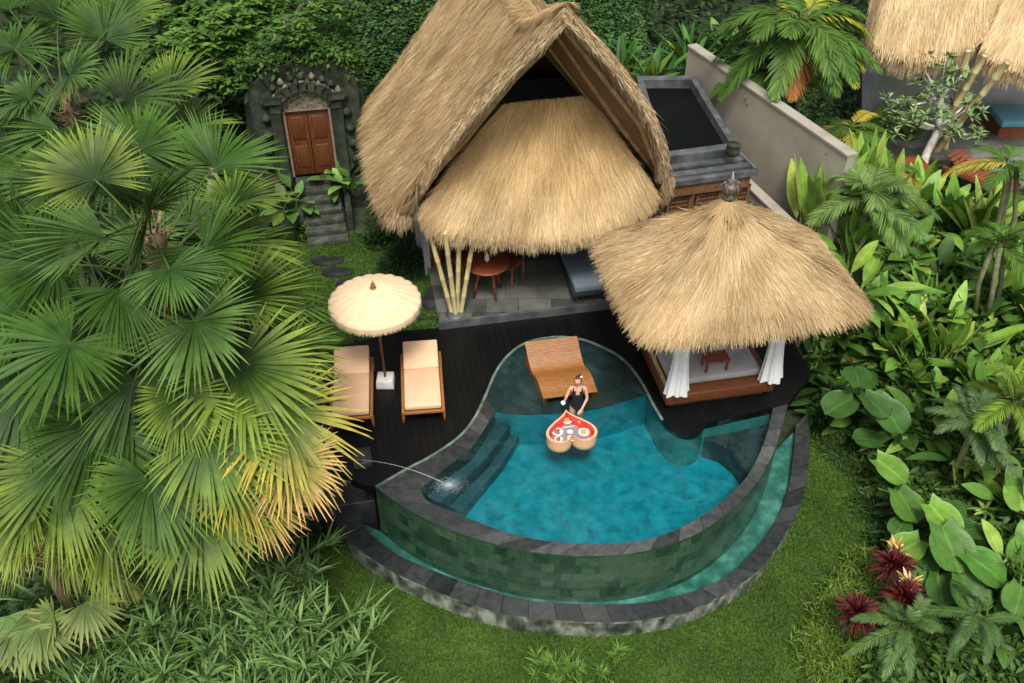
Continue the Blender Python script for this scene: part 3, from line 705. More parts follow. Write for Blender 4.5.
chair(tp + [.42, .42, 0], -.6, 'red wooden chair behind the round table, on its sofa side')
chair(tp + [-.45, .5, 0], .7, 'red wooden chair behind the round table, on its bamboo column side')
sc_ = UV(at(590, 268, .5))
sf = thing('daybed', W(sc_[0], sc_[1], .15), 'blue-grey cushioned daybed at the sofa end of the terrace', 'daybed')
b = B(); u0, v0 = sc_[0], sc_[1]
for (du, dv) in ((-.4, -.55), (.4, -.55), (-.4, .75), (.4, .75)): b.ubox(u0 + du, v0 + dv, .15, .05, .05, .2)
b.ubox(u0, v0 + .1, .33, .95, 1.45, .05); b.ubox(u0 + .46, v0 - .3, .38, .04, .5, .3); b.ubox(u0 + .3, v0 - .6, .66, .36, .05, .04); b.ubox(u0 + .1, v0 - .6, .38, .04, .05, .3)
link('frame', b, M['darkmetal'], sf)
b = B(); b.ubox(u0, v0 + .1, .382, .88, 1.38, .15); link('mattress', b, M['bluefab'], sf, bevel=.03)
b = B(); b.ubox(u0 + .28, v0 + .0, .535, .3, .5, .12); b.ubox(u0 + .26, v0 + .5, .535, .32, .45, .14); link('cushion', b, M['bluefab'], sf, bevel=.04)
# pedestal with dark figure
pc = at(436, 268, 0); pd = thing('wooden_pedestal', (pc[0], pc[1], 0), 'reddish wooden cabinet pedestal beside the villa wall', 'pedestal')
b = B(); b.ubox(UV(pc)[0], UV(pc)[1], -.02, .22, .22, .72); link('body', b, M['woodred'], pd, bevel=.01)
b = B(); b.ubox(UV(pc)[0], UV(pc)[1], .7, .26, .26, .04); link('top', b, M['woodred'], pd)
b = B(); b.lathe((pc[0], pc[1], .74), [(.06, 0), (.075, .02), (.05, .08), (.07, .15), (.035, .2), (.05, .25), (.01, .31)], 12)
tag(link('oil_lamp', b, M['darkmetal'], loc=(pc[0], pc[1], .74), smooth=True), 'small dark lantern on the reddish pedestal', 'lantern')

# ------------------------------------------------------------------ gazebo
UC, VC = 5.66, 11.34; HU, HV = 1.74, 1.38; ZE, ZP = 2.46, 3.68
gz = thing('thatched_gazebo', W(5.75, 11.7, 0), 'square gazebo with low pyramid thatched roof over a mattress platform', 'gazebo')
NT = 96; rows = []
for i in range(NT + 1):
    a = 2 * math.pi * i / NT; c, s_ = math.cos(a), math.sin(a); e = 9.; pull = (max(0, c) * max(0, s_) * 2) ** 1.5
    rr = (abs(c) ** e + abs(s_) ** e) ** (-1 / e)
    rad = []
    for t in np.linspace(0, 1, K):
        f = min(1., t * 1.15 + .0)
        # round cross section near the peak, square at the eave
        r2 = rr ** min(1., .25 + t * 1.6)
        z = ZP - (ZP - ZE) * (t ** 1.06) - .10 * math.sin(math.pi * t) + .05 * (rr - 1) * t
        z -= .05 * max(0, t - .9) * 10; h_ = (rr - 1) / .41; z += (.17 * h_ ** 2 - .07 * (1 - h_)) * math.sin(math.pi * min(1, t * 1.15))
        rad.append(W(UC - .17 * (1 - t) ** 1.5 + HU * r2 * c * t, VC + HV * r2 * s_ * t * (1 - .36 * pull * t), z))
    rows.append(rad)
GG = np.array(rows)
b = thick(GG, .16)
straw_on(b, GG, 120000, w=.0075, tone=(.0, .95), edge=24000, edge_len=(.04, .13), lift=.05, jit=.17, L=(.12, .45))
# a tuft at the peak
n = 1500; a = rng.uniform(0, 6.28, n); pk = W(UC - .17, VC, ZP + .03)
b.blades(pk + np.c_[np.cos(a) * .03, np.sin(a) * .03, rng.uniform(-.05, .08, n)], np.c_[np.cos(a), np.sin(a), np.full(n, -.75)], np.c_[np.cos(a), np.sin(a), np.ones(n)], rng.uniform(.15, .45, n), .008, .0, STR_A * 1.2, STR_B, [1, 1, .4], None)
link('thatch_roof', b, M['straw'], gz)
b = B(); b.lathe(pk + [0, 0, .05], [(.1, 0), (.11, .05), (.07, .08), (.1, .12), (.13, .17), (.12, .25), (.07, .29), (.08, .32), (.03, .36), (.012, .45)], 14)
for a in np.linspace(0, 6.28, 7)[:-1]:
    p = pk + [0, 0, .12]; b.tube([p + [.1 * math.cos(a), .1 * math.sin(a), 0], p + [.16 * math.cos(a), .16 * math.sin(a), .09], p + [.15 * math.cos(a), .15 * math.sin(a), .17], p + [.06 * math.cos(a), .06 * math.sin(a), .22]], .012, 5)
link('finial', b, M['finial'], gz, smooth=True)
PU0, PU1, PV0, PV1 = 4.72, 6.62, 10.78, 12.75
b = B(); b.ubox((PU0 + PU1) / 2, (PV0 + PV1) / 2, .16, PU1 - PU0, PV1 - PV0, .2); link('platform', b, M['doorwood'], gz, bevel=.01)
b = B(); b.ubox((PU0 + PU1) / 2, (PV0 + PV1) / 2, .0, PU1 - PU0 - .25, PV1 - PV0 - .25, .16); link('plinth', b, M['blackstone'], gz)
b = B(); b.ubox((PU0 + PU1) / 2 - .02, (PV0 + PV1) / 2 + .06, .365, PU1 - PU0 - .3, PV1 - PV0 - .3, .13); link('mattress', b, M['greyfab'], gz, bevel=.04)
b = B(); b.ubox(PU0 + .07, (PV0 + PV1) / 2 + .1, .362, .06, PV1 - PV0 - .3, .03); link('platform_trim', b, M['bamboo'], gz)
for (u, v) in ((PU0 + .12, PV0 + .12), (PU1 - .1, PV0 + .12), (PU0 + .12, PV1 - .1), (PU1 - .1, PV1 - .1)):
    b = B(); b.ubox(u, v, .3, .09, .09, 2.35); link('post', b, M['woodred'], gz)
def curtain(u, v, flare, seed):
    b = B(); n = 40; a = np.linspace(0, 2 * math.pi, n + 1); rows = []
    for z, w_ in ((2.4, .19), (1.9, .15), (1.5, .11), (1.1, .12), (.7, .155), (.40, .19)):
        k = w_ * (1 + .28 * np.sin(a * 7 + seed)); rows.append(np.array([W(u + flare[0] * (2.4 - z) + k[i] * math.cos(a[i]) * .95, v + flare[1] * (2.4 - z) + k[i] * math.sin(a[i]) * .55, z + (.03 * math.sin(a[i] * 3 + seed) if z < .5 else 0)) for i in range(n + 1)]))
    b.grid(np.array(rows)); c = link('curtain', b, M['curtain'], gz, smooth=True)
curtain(PU0 + .16, PV0 + .08, (.0, -.03), 1); curtain(PU1 - .12, PV0 + .1, (.02, -.03), 2); curtain(PU1 - .12, PV1 - .15, (0, 0), 3); curtain(PU0 + .14, PV1 - .15, (0, 0), 4)
# low table on mattress
lt = UV(at(716, 356, .75)); tt_ = thing('low_table', W(lt[0], lt[1], .49), 'small dark red wooden tray table on the gazebo mattress', 'table')
b = B(); b.ubox(lt[0], lt[1], .72, .42, .26, .03); link('table_top', b, M['woodred'], tt_)
for du in (-.18, .18):
    for dv in (-.1, .1):
        b = B(); b.ubox(lt[0] + du, lt[1] + dv, .49, .035, .035, .23); link('leg', b, M['woodred'], tt_)

# ------------------------------------------------------------------ loungers & parasol
def lounger():
    t = thing('sun_lounger', (0, 0, 0), 'teak sun lounger with peach cushion right of the parasol base', 'sun lounger', 'peach sun loungers on the black deck')
    b = B()
    for x in (-.33, .33): b.box((x, 0, .27), (.05, 1.72, .08))
    for y in (-.84, -.45, 0, .4, .84): b.box((0, y, .272), (.62, .06, .05))
    link('frame', b, M['wood'], t, bevel=.006)
    for x in (-.33, .33):
        for y in (-.76, .76):
            b = B(); b.tube([[x, y, .24], [x * 1.04, y * 1.03, 0]], [.03, .022], 8); link('leg', b, M['wood'], t)
    b = B(); b.box((0, -.3, .365), (.6, 1.08, .1)); link('seat_cushion', b, M['cushion'], t, bevel=.025)
    a = R(16); ax = [[1, 0, 0], [0, math.cos(a), math.sin(a)], [0, -math.sin(a), math.cos(a)]]
    b = B(); b.box((0, .25 + .32 * math.cos(a), .375 + .32 * math.sin(a)), (.6, .64, .1), ax); link('back_cushion', b, M['cushion'], t, bevel=.025)
    return t
L1 = lounger(); L1.scale = (1, .86, 1); c = at(422, 381, .3); L1.location = (c[0], c[1], 0); L1.rotation_euler[2] = R(6)
c = at(352, 387, .3); dup(L1, (c[0], c[1], 0), R(6), 'teak sun lounger with peach cushion left of the parasol base')
ub = at(386, 384, 0)
um = thing('parasol', (ub[0], ub[1], 0), 'peach Balinese parasol with fringed rim beside the two loungers', 'parasol')
b = B(); b.box((ub[0], ub[1], .09), (.32, .3, .18), taper=.9); link('base', b, M['white'], um, bevel=.02)
utop = np.array([ub[0] - .02, ub[1] - .05, 2.1])
b = B(); b.tube([[ub[0], ub[1], .15], utop + [0, 0, .05]], .022, 10); link('pole', b, M['woodred'], um)
b = B(); NR = 24; rows = []; UR = .75
for i in range(NR * 4 + 1):
    a = 2 * math.pi * i / (NR * 4); fl = abs(math.cos(a * NR / 2))
    row = []
    for t in np.linspace(0.02, 1, 14):
        z = .02 - .25 * t ** 1.7 - .012 * (1 - fl) * t
        row.append(utop + np.array([UR * t * math.cos(a) * (1 - .02 * (1 - fl)), UR * t * math.sin(a) * (1 - .02 * (1 - fl)), z]))
    for k_ in (.03, .09): row.append(row[13] + np.array([0, 0, -k_]))
    rows.append(row)
b.grid(np.array(rows)); link('canopy', b, M['parasol'], um, smooth=True)
b = B()
for i in range(NR):
    a = 2 * math.pi * (i + .5) / NR; b.tube([utop + [.03 * math.cos(a), .03 * math.sin(a), -.04], utop + [UR * .55 * math.cos(a), UR * .55 * math.sin(a), -.16], utop + [UR * .97 * math.cos(a), UR * .97 * math.sin(a), -.27]], .006, 5)
link('ribs', b, M['wood'], um)
b = B(); n = 900; a = rng.uniform(0, 6.28, n)
b.blades(utop + np.c_[np.cos(a) * UR, np.sin(a) * UR, np.full(n, -.32)], np.c_[rng.normal(0, .1, (n, 2)), -np.ones(n)], np.c_[np.cos(a), np.sin(a), np.zeros(n)], rng.uniform(.02, .06, n), .006, 0, (.75, .62, .42), (.75, .62, .42), [1, .8, .5], None)
link('fringe', b, M['straw'], um)
b = B(); b.lathe(utop, [(.05, 0), (.055, .03), (.025, .05), (.04, .09), (.015, .13), (.005, .17)], 10); link('finial', b, M['wood'], um, smooth=True)

# wooden wave lounger on the shelf
wl = thing('wave_lounger', at(562, 372, -.06), 'orange-brown wooden wave-shaped lounger standing on the shallow pool shelf', 'lounger')
prof = [(.0, .04), (.12, .07), (.3, .13), (.45, .13), (.6, .07), (.74, .06), (.9, .16), (1.05, .30), (1.16, .37)]
pv = catmull(np.array(prof), 40); fl = UV(at(544, 400, .1)); fr_ = UV(at(598, 393, .1)); wd = fr_[0] - fl[0]
ang = R(-13)
cl, sl_ = math.cos(ang), math.sin(ang)
b = B()
org = at(570.5, 397, .1); xax = nrm(at(598, 393, .1) - at(544, 400, .1)); yax = nrm(np.array([-xax[1] - .1, xax[0], 0]))
hw_ = np.linalg.norm(at(598, 393, .1) - at(544, 400, .1)) / 2
for i in range(0, 39):
    p = pv[i]; q = pv[i + 1]; gap = .12
    a3 = org + yax * p[0] * .98 + [0, 0, p[1]]; b3 = org + yax * (p[0] + (q[0] - p[0]) * (1 - gap)) * .98 + [0, 0, p[1] + (q[1] - p[1]) * (1 - gap)]
    m3 = (a3 + b3) / 2; y3 = nrm(b3 - a3); z3 = np.cross(xax, y3)
    b.box(m3, (2 * hw_, np.linalg.norm(b3 - a3), .03), [xax, y3, z3])
link('slats', b, M['wood'], wl)
for sgn in (-1, 1):
    b = B(); rows = []
    for i in range(40): rows.append([org + xax * sgn * (hw_ - .05) + yax * pv[i][0] * .98 + [0, 0, -.16], org + xax * sgn * (hw_ - .05) + yax * pv[i][0] * .98 + [0, 0, pv[i][1] - .02]])
    r = np.array(rows); t_ = np.repeat(xax[None, None] * .02, 40, 0)
    b.grid(r + t_); b.grid(r - t_); link('side_panel', b, M['wood'], wl)

# ------------------------------------------------------------------ floating heart tray
hc = at(571, 431, .13); TR = R(8)
def heart(s, n=72):
    t = np.linspace(0, 2 * math.pi, n, endpoint=False)
    x = 16 * np.sin(t) ** 3 / 16.; y = (13 * np.cos(t) - 5 * np.cos(2 * t) - 2 * np.cos(3 * t) - np.cos(4 * t)) / 16.
    x = x * s; y = -(y - .1) * s      # point away from the camera
    return np.c_[x * math.cos(TR) - y * math.sin(TR), x * math.sin(TR) + y * math.cos(TR)]
tray = thing('floating_tray', (hc[0], hc[1], -.03), 'heart-shaped peach wicker breakfast tray floating in front of the woman', 'tray')
def ring3(p, z): return np.c_[p + hc[:2], np.full(len(p), z)]
ho, hi = heart(.42), heart(.375); n = len(ho)
def ringstrip(b, A, C):
    i = np.arange(n); j = (i + 1) % n; b.add(np.vstack([A, C]), np.stack([i, j, j + n, i + n], 1))
b = B(); ringstrip(b, ring3(heart(.41), -.07), ring3(ho, .16)); ringstrip(b, ring3(ho, .16), ring3(hi, .16)); b.tris(ring3(heart(.41), -.07)); link('rim', b, M['peach'], tray)
b = B(); ringstrip(b, ring3(hi, .159), ring3(heart(.345), .02)); ringstrip(b, ring3(heart(.345), .02), ring3(heart(.29), .025)); link('lining', b, M['redcloth'], tray)
b = B(); b.tris(ring3(heart(.30), .028)); link('mat', b, M['greymat'], tray)
def tpt(px, py, z=.05):
    return at(px, py, z)
def dish(px, py, r, food, label, fr=.6, fh=.02):
    p = tpt(540 + px / 6.83, 360 + py / 6.83)
    p[2] = .032
    t = thing('plate', p, label, 'plate', 'breakfast dishes on the heart tray')
    b = B(); b.lathe(p, [(r * .6, 0), (r, .018), (r, .024), (r * .62, .008), (.001, .008)], 24); link('dish', b, M['china'], t, smooth=True)
    if food:
        b = B()
        for k_ in range(6):
            a = k_ * 1.05; q = p + [r * .38 * math.cos(a) * (k_ > 0), r * .38 * math.sin(a) * (k_ > 0), .012]
            b.lathe(q, [(r * .22, 0), (r * .24, fh * .6), (r * .14, fh * 1.3), (.002, fh * 1.4)], 8)
        link('food', b, M[food], t, smooth=True)
dish(185, 412, .085, 'egg', 'white plate with orange food at the heart tray point')
dish(120, 490, .095, 'berry', 'white plate at the left lobe of the heart tray')
dish(300, 492, .095, 'egg', 'white plate alone in the right lobe of the heart tray', .4)
dish(128, 540, .07, 'berry', 'white plate of dark fruit lowest in the left lobe of the tray')
dish(215, 534, .07, 'egg', 'white plate beside the notch of the heart tray')
dish(205, 490, .05, None, 'small white saucer in the middle of the heart tray')
for px, py, r, m_, nm, lb in ((275, 428, .06, 'egg', 'orange_fruit', 'round orange fruit near the tray point'), (232, 418, .045, 'redcloth', 'red_fruit', 'small red fruit beside the orange one on the tray')):
    p = tpt(540 + px / 6.83, 360 + py / 6.83); p[2] = .03; b = B(); b.lathe(p, [(r * .3, 0), (r * .85, r * .4), (r, r * .9), (r * .8, r * 1.5), (r * .3, r * 1.8), (.004, r * 1.75)], 16)
    tag(link(nm, b, M[m_], loc=p, smooth=True), lb, 'fruit')
b = B()
for k_ in range(9):
    p = tpt(540 + (160 + k_ * 10) / 6.83, 360 + (458 - k_ * 1.5) / 6.83); p[2] = .03; b.lathe(p, [(.01, 0), (.014, .01), (.002, .02)], 6)
p = tpt(540 + 200 / 6.83, 360 + 452 / 6.83)
tag(link('petal_row', b, M['china'], loc=p), 'row of small white petals across the tray mat', 'petals')

# ------------------------------------------------------------------ person
pw = at(576.5, 409, 0); PX, PY = pw[0], pw[1]; PZ, PS = -.575, .765
def Pp(x, y, z): return (x, y, z)   # local: z from feet, x to photo right, -y to camera
joints = {  # name: (pos, radius)
 'pelvis': ((0, 0, .90), (.145, .11)), 'hip_l': ((-.085, 0, .84), (.095, .095)), 'hip_r': ((.085, 0, .84), (.095, .095)),
 'knee_l': ((-.10, -.03, .46), (.058, .058)), 'knee_r': ((.09, -.01, .46), (.058, .058)), 'ank_l': ((-.10, .02, .08), (.036, .036)), 'ank_r': ((.10, .02, .08), (.036, .036)),
 'toe_l': ((-.11, -.13, .03), (.03, .025)), 'toe_r': ((.12, -.13, .03), (.03, .025)),
 'waist': ((0, -.01, 1.06), (.108, .085)), 'rib': ((0, -.015, 1.2), (.125, .095)), 'chest': ((0, -.01, 1.33), (.135, .1)), 'collar': ((0, 0, 1.43), (.085, .06)),
 'neck': ((0, -.005, 1.5), (.047, .047)), 'sk': ((-.0, -.02, 1.555), (.05, .05)),
 'sh_l': ((-.165, 0, 1.40), (.05, .05)), 'el_l': ((-.245, -.06, 1.17), (.037, .037)), 'wr_l': ((-.29, -.25, 1.24), (.025, .025)),
 'sh_r': ((.165, 0, 1.40), (.05, .05)), 'el_r': ((.215, -.06, 1.13), (.037, .037)), 'wr_r': ((.10, -.22, .98), (.025, .025)),
 'palm_l': ((-.31, -.31, 1.26), (.03, .018)), 'palm_r': ((.05, -.28, .95), (.03, .018))}
edges = [('pelvis', 'hip_l'), ('pelvis', 'hip_r'), ('hip_l', 'knee_l'), ('hip_r', 'knee_r'), ('knee_l', 'ank_l'), ('knee_r', 'ank_r'), ('ank_l', 'toe_l'), ('ank_r', 'toe_r'), ('pelvis', 'waist'), ('waist', 'rib'), ('rib', 'chest'), ('chest', 'collar'), ('collar', 'neck'), ('neck', 'sk'),
 ('chest', 'sh_l'), ('sh_l', 'el_l'), ('el_l', 'wr_l'), ('chest', 'sh_r'), ('sh_r', 'el_r'), ('el_r', 'wr_r'), ('wr_l', 'palm_l'), ('wr_r', 'palm_r')]
jn = dict(joints)
for sd, base, dr in (('l', joints['palm_l'][0], np.array([-.05, -.95, .1])), ('r', joints['palm_r'][0], np.array([-.55, -.75, -.35]))):
    dr = nrm(dr); acr = nrm(np.cross(dr, [0, 0, 1.]))
    for f in range(4):
        o = (f - 1.5) * .017; l = [.055, .065, .06, .048][f]; a = np.array(base) + acr * o + dr * .02; c = a + dr * l * .6; e = c + dr * l * .4 + [0, 0, -.018]
        jn[f'f{sd}{f}a'] = (tuple(a), (.0085, .0085)); jn[f'f{sd}{f}b'] = (tuple(c), (.0078, .0078)); jn[f'f{sd}{f}c'] = (tuple(e), (.006, .006))
        edges += [('palm_' + sd, f'f{sd}{f}a'), (f'f{sd}{f}a', f'f{sd}{f}b'), (f'f{sd}{f}b', f'f{sd}{f}c')]
    a = np.array(base) - dr * .02 + acr * .035 * (1 if sd == 'l' else -1); c = a + dr * .035 + acr * .012 * (1 if sd == 'l' else -1)
    jn[f't{sd}a'] = (tuple(a), (.010, .010)); jn[f't{sd}b'] = (tuple(c), (.008, .008)); edges += [('palm_' + sd, f't{sd}a'), (f't{sd}a', f't{sd}b')]
names = list(jn); me = bpy.data.meshes.new('skeleton')
me.from_pydata([Pp(*jn[k][0]) for k in names], [(names.index(a), names.index(c)) for a, c in edges], [])
so_ = bpy.data.objects.new('skeleton', me); COL.objects.link(so_)
sm = so_.modifiers.new('s', 'SKIN'); sm.use_smooth_shade = True
for i, k in enumerate(names):
    me.skin_vertices[0].data[i].radius = jn[k][1]; me.skin_vertices[0].data[i].use_root = (k == 'pelvis')
ss_ = so_.modifiers.new('d', 'SUBSURF'); ss_.levels = 2; ss_.render_levels = 2
dg = bpy.context.evaluated_depsgraph_get(); body = bpy.data.meshes.new_from_object(so_.evaluated_get(dg)); body.name = 'person'
bpy.data.objects.remove(so_); bpy.data.meshes.remove(me)
vb = np.zeros(len(body.vertices) * 3); body.vertices.foreach_get('co', vb); vb = vb.reshape(-1, 3)
# head joined into the body mesh
hcn = np.array(Pp(-.012, -.045, 1.64)); nv = 24; nh = 18; hv = []
for i in range(nh + 1):
    th = math.pi * i / nh
    for j in range(nv):
        ph = 2 * math.pi * j / nv; x = math.sin(th) * math.cos(ph); y = math.sin(th) * math.sin(ph); z = math.cos(th)
        wx = .074 * (1 - .22 * max(0, -z) ** 1.3); wy = .092 * (1 - .1 * max(0, -z)); q = np.array([x * wx, y * wy, z * .115])
        if y < 0:      # face side: nose, brow, mouth, chin
            q[1] -= .018 * math.exp(-((x / .16) ** 2 + ((z + .1) / .16) ** 2)); q[1] += .008 * math.exp(-(((abs(x) - .38) / .16) ** 2 + ((z - .08) / .12) ** 2))
            q[1] -= .006 * math.exp(-((x / .25) ** 2 + ((z + .48) / .08) ** 2)); q[1] -= .006 * math.exp(-((x / .25) ** 2 + ((z + .85) / .12) ** 2))
        hv.append(q)
hv = np.array(hv); ta_, tb_ = R(4), R(-20)      # nod and turn to the held cup
Rx = np.array([[1, 0, 0], [0, math.cos(ta_), -math.sin(ta_)], [0, math.sin(ta_), math.cos(ta_)]]); Rz = np.array([[math.cos(tb_), -math.sin(tb_), 0], [math.sin(tb_), math.cos(tb_), 0], [0, 0, 1]])
HM = Rz @ Rx
hw = hv @ HM.T + hcn
hq = [[i * nv + j, (i + 1) * nv + j, (i + 1) * nv + (j + 1) % nv, i * nv + (j + 1) % nv] for i in range(nh) for j in range(nv)]
bf = [list(p.vertices) for p in body.polygons]; nb = len(vb)
allv = np.vstack([vb, hw]); allf = bf + [[a + nb for a in q] for q in hq]
pb_ = bpy.data.meshes.new('person'); pb_.from_pydata((allv * PS).tolist(), [], allf); pb_.validate(); pb_.update()
pers = link('person', pb_, M['skin'], loc=(PX, PY, PZ), smooth=True)
tag(pers, 'woman in a black swimsuit standing in the pool behind the heart tray, holding a cup', 'person')
def plink(nm, b, m):
    b.v = [a * PS + np.array([PX, PY, PZ]) for a in b.v]; return link(nm, b, m, pers, smooth=True)
# swimsuit: shell over the torso
nrmv = np.zeros((len(body.vertices), 3)); tmp = np.zeros(len(body.vertices) * 3, np.float32); body.vertices.foreach_get('normal', tmp); nrmv = tmp.reshape(-1, 3)
loc_ = vb
def suited(c):
    x, y, z = c
    if abs(x) > .155 or z < .78 or z > 1.43 or (z < 1.2 and (y < -.115 or abs(x) > .135) ): return False
    if z < 1.1 and y < -.09 and x > .02 and z > .86 and y < -.10: return False
    if z < .93 and abs(x) > .03 + (z - .78) * .75: return False
    if y < 0 and z > 1.22: return (abs(x) > .01 + (z - 1.22) * .34) and (abs(x) < .14 - max(0, z - 1.28) * .3)
    if z > 1.32: return .06 < abs(x) < .115
    return True
sf_ = [f for f in bf if suited(loc_[f].mean(0))]
used = sorted({i for f in sf_ for i in f}); mp_ = {a: i for i, a in enumerate(used)}
sm_ = bpy.data.meshes.new('swimsuit'); sm_.from_pydata(((loc_[used] + nrmv[used] * .006) * PS).tolist(), [], [[mp_[i] for i in f] for f in sf_]); sm_.update()
link('swimsuit', sm_, M['suit'], pers, smooth=True)
hm = []; hf = []
sel = [(i, q) for i, q in enumerate(hq)]
keep = []
for q in hq:
    c = hv[q].mean(0); 
    if c[1] > .01 and c[2] > -.075 or c[2] > .088 or (abs(c[0]) > .058 and c[2] > -.03 and c[1] > -.03): keep.append(q)
used = sorted({i for f in keep for i in f}); mp_ = {a: i for i, a in enumerate(used)}
hvv = (hv[used] * 1.09) @ HM.T + hcn
b = B(); b.add(hvv, [[mp_[i] for i in f] for f in keep])
bun = np.array([.02, .085, .06]) @ HM.T + hcn; b.lathe(bun + [0, 0, -.03], [(.01, 0), (.035, .01), (.045, .035), (.032, .062), (.004, .07)], 12)
plink('hair', b, M['hair'])
b = B(); 
for sx in (-1, 1):
    e = np.array([sx * .027, -.083, .008]) @ HM.T + hcn; b.lathe(e - [0, 0, .006], [(.002, 0), (.008, .004), (.008, .008), (.002, .012)], 8); plink('eye', b, M['hair']); b = B()
b = B(); e = np.array([0, -.092, -.05]) @ HM.T + hcn; b.lathe(e - [0, 0, .004], [(.004, 0), (.018, .004), (.004, .009)], 10); plink('mouth', b, M['redcloth'])
b = B(); e = np.array([.065, .03, .09]) @ HM.T + hcn
for k_ in range(5):
    a = k_ * 1.257; b.blades([e], [[math.cos(a), math.sin(a) * .6, .5]], (0, 0, 1), .045, .035, .1, (1, 1, 1), (1, 1, 1), [.3, 1, .8, .2], .1)
plink('hair_flower', b, M['flower'])
cp = np.array(Pp(-.33, -.375, 1.27)) * PS + [PX, PY, PZ]; b = B(); b.lathe(cp - [0, 0, .02], [(.02, 0), (.032, .02), (.038, .055), (.034, .055), (.028, .02), (.002, .01)], 16)
tag(link('cup', b, M['china'], loc=cp, smooth=True), "white cup held in the woman's raised hand", 'cup')

# ------------------------------------------------------------------ gate, steps, stepping stones
GU = UV(at(316, 175, .85)); gu, gv = GU[0], GU[1] - .0
gt = thing('stone_gate', W(gu, gv + .3, .0), 'dark mossy arched stone gate with carved crest at the top of the steps', 'gate')
zd0 = .85; dw = .86; dh = 1.62
for z in np.arange(1.6, 3.4, .02):
    if True:
        p = W(gu, gv, z); d = p[1] * math.cos(PITCH) + (CAMH - p[2]) * math.sin(PITCH)
        py = 341.5 - FPX * (p[1] * math.sin(PITCH) - (CAMH - p[2]) * math.cos(PITCH)) / d
        if py < 111: dh = z - zd0; break
b = B(); GT = zd0 + dh
# body outline (front elevation) with door hole: build as pieces
def elev(b, pts, v0, v1):
    """prism of an elevation outline [(u,z)] between v0 (front) and v1"""
    pts = [(gu + a, z) for a, z in pts]; n_ = len(pts)
    F = [W(a, v0, z) for a, z in pts]; Bk = [W(a, v1, z) for a, z in pts]
    t = tessellate_polygon([[Vector((a, z, 0)) for a, z in pts]])
    i0 = b.add(F); i1 = b.add(Bk)
    for q in t: b.poly.append([i0 + i for i in q]); b.poly.append([i1 + i for i in q][::-1])
    for i in range(n_):
        j = (i + 1) % n_; b.add([F[i], F[j], Bk[j], Bk[i]], [[0, 1, 2, 3]])
hw2 = dw / 2; AR = hw2 + .05
arc_in = [(AR * math.cos(a), GT + .06 + AR * .85 * math.sin(a)) for a in np.linspace(0, math.pi, 14)]
top_out = [(-1.02, 0), (-1.1, GT + .3), (-1.0, GT + .62), (-.6, GT + .95), (0, GT + 1.05), (.6, GT + .98), (1.02, GT + .8), (1.1, GT + .4), (1.0, 0)]
outl = [(-AR, -.1)] + [( -a_, z_) for a_, z_ in [(AR, GT + .06)]] + [p for p in arc_in[::-1]][1:-1] + [(AR, GT + .06), (AR, -.1)] + top_out[::-1]
elev(b, outl, gv, gv + .75); link('gate_wall', b, M['stone'], gt, bevel=.02)
b = B()   # pilasters, flanking buttresses and cornice
for sgn in (-1, 1):
    elev(b, [(sgn * .52, zd0 - .1), (sgn * .72, zd0 - .1), (sgn * .72, GT + .3), (sgn * .52, GT + .3)], gv - .12, gv + .02)
    elev(b, [(sgn * .48, GT + .28), (sgn * .78, GT + .28), (sgn * .82, GT + .42), (sgn * .46, GT + .42)], gv - .18, gv + .02)
    elev(b, [(sgn * 1.02, -.1), (sgn * 1.5, -.1), (sgn * 1.32, 1.3), (sgn * 1.2, GT + .2), (sgn * 1.04, GT + .3)], gv + .1, gv + .6)
for k_ in range(11):   # arch voussoirs
    a = math.pi * (k_ + .5) / 11; r0 = AR + .03; r1 = AR + .22
    pts = [((r0 if rr_ == 0 else r1) * math.cos(a + da), GT + .06 + (r0 if rr_ == 0 else r1) * .88 * math.sin(a + da)) for rr_, da in ((0, -.12), (1, -.1), (1, .1), (0, .12))]
    elev(b, pts, gv - .14, gv + .02)
link('moulding', b, M['stone'], gt, bevel=.012)
b = B()
elev(b, arc_in, gv + .0, gv + .2); link('tympanum_relief', b, M['relief'], gt)
b = B()   # carved leaves of the crest
for row, (rr_, cnt) in enumerate(((.6, 13), (.74, 9))):
    for k_ in range(cnt):
        a = math.pi * (.16 + .68 * k_ / (cnt - 1)); u_ = gu + rr_ * 1.08 * math.cos(a); z_ = GT + .1 + rr_ * .9 * math.sin(a)
        p = W(u_, gv - .03, z_); b = B(); b.lathe(p - [0, .04, .05], [(.02, 0), (.065, .03), (.07, .07), (.045, .11), (.01, .15)], 8); link('crest_carving', b, M['relief' if (k_ % 3 == 0) else 'stone'], gt, smooth=True)
for sgn in (-1, 1):
    for k_ in range(5): b = B(); b.lathe(W(gu + sgn * (.9 - .03 * k_), gv - .03, zd0 + .25 + k_ * .36), [(.03, 0), (.09, .04), (.1, .1), (.05, .15), (.01, .18)], 8); link('boss', b, M['stone'], gt, smooth=True)
dr_ = B(); 
for sgn in (-1, 1):
    b = B(); b.ubox(gu + sgn * dw / 4, gv + .1, zd0, dw / 2 - .012, .06, dh)
    for zc in (.12, .56): b.ubox(gu + sgn * dw / 4, gv + .062, zd0 + dh * zc, dw / 2 - .16, .02, dh * .34)
    d_ = link('door', b, M['doorwood'], gt, bevel=.008)
    b = B(); b.lathe(W(gu + sgn * .07, gv + .03, zd0 + dh * .5), [(.03, 0), (.035, .02), (.02, .05)], 10); link('handle', b, M['flower'], d_)
M['pinkstone'] = simple('pale_door_frame', [(.2, .13, .1), (.32, .22, .17)], 8, .8, .3, .01)
b = B(); b.ubox(gu - hw2 - .025, gv + .06, zd0, .045, .12, dh + .03); b.ubox(gu + hw2 + .025, gv + .06, zd0, .045, .12, dh + .03); b.ubox(gu, gv + .06, zd0 + dh + .005, dw, .12, .05); link('door_frame', b, M['pinkstone'], gt)
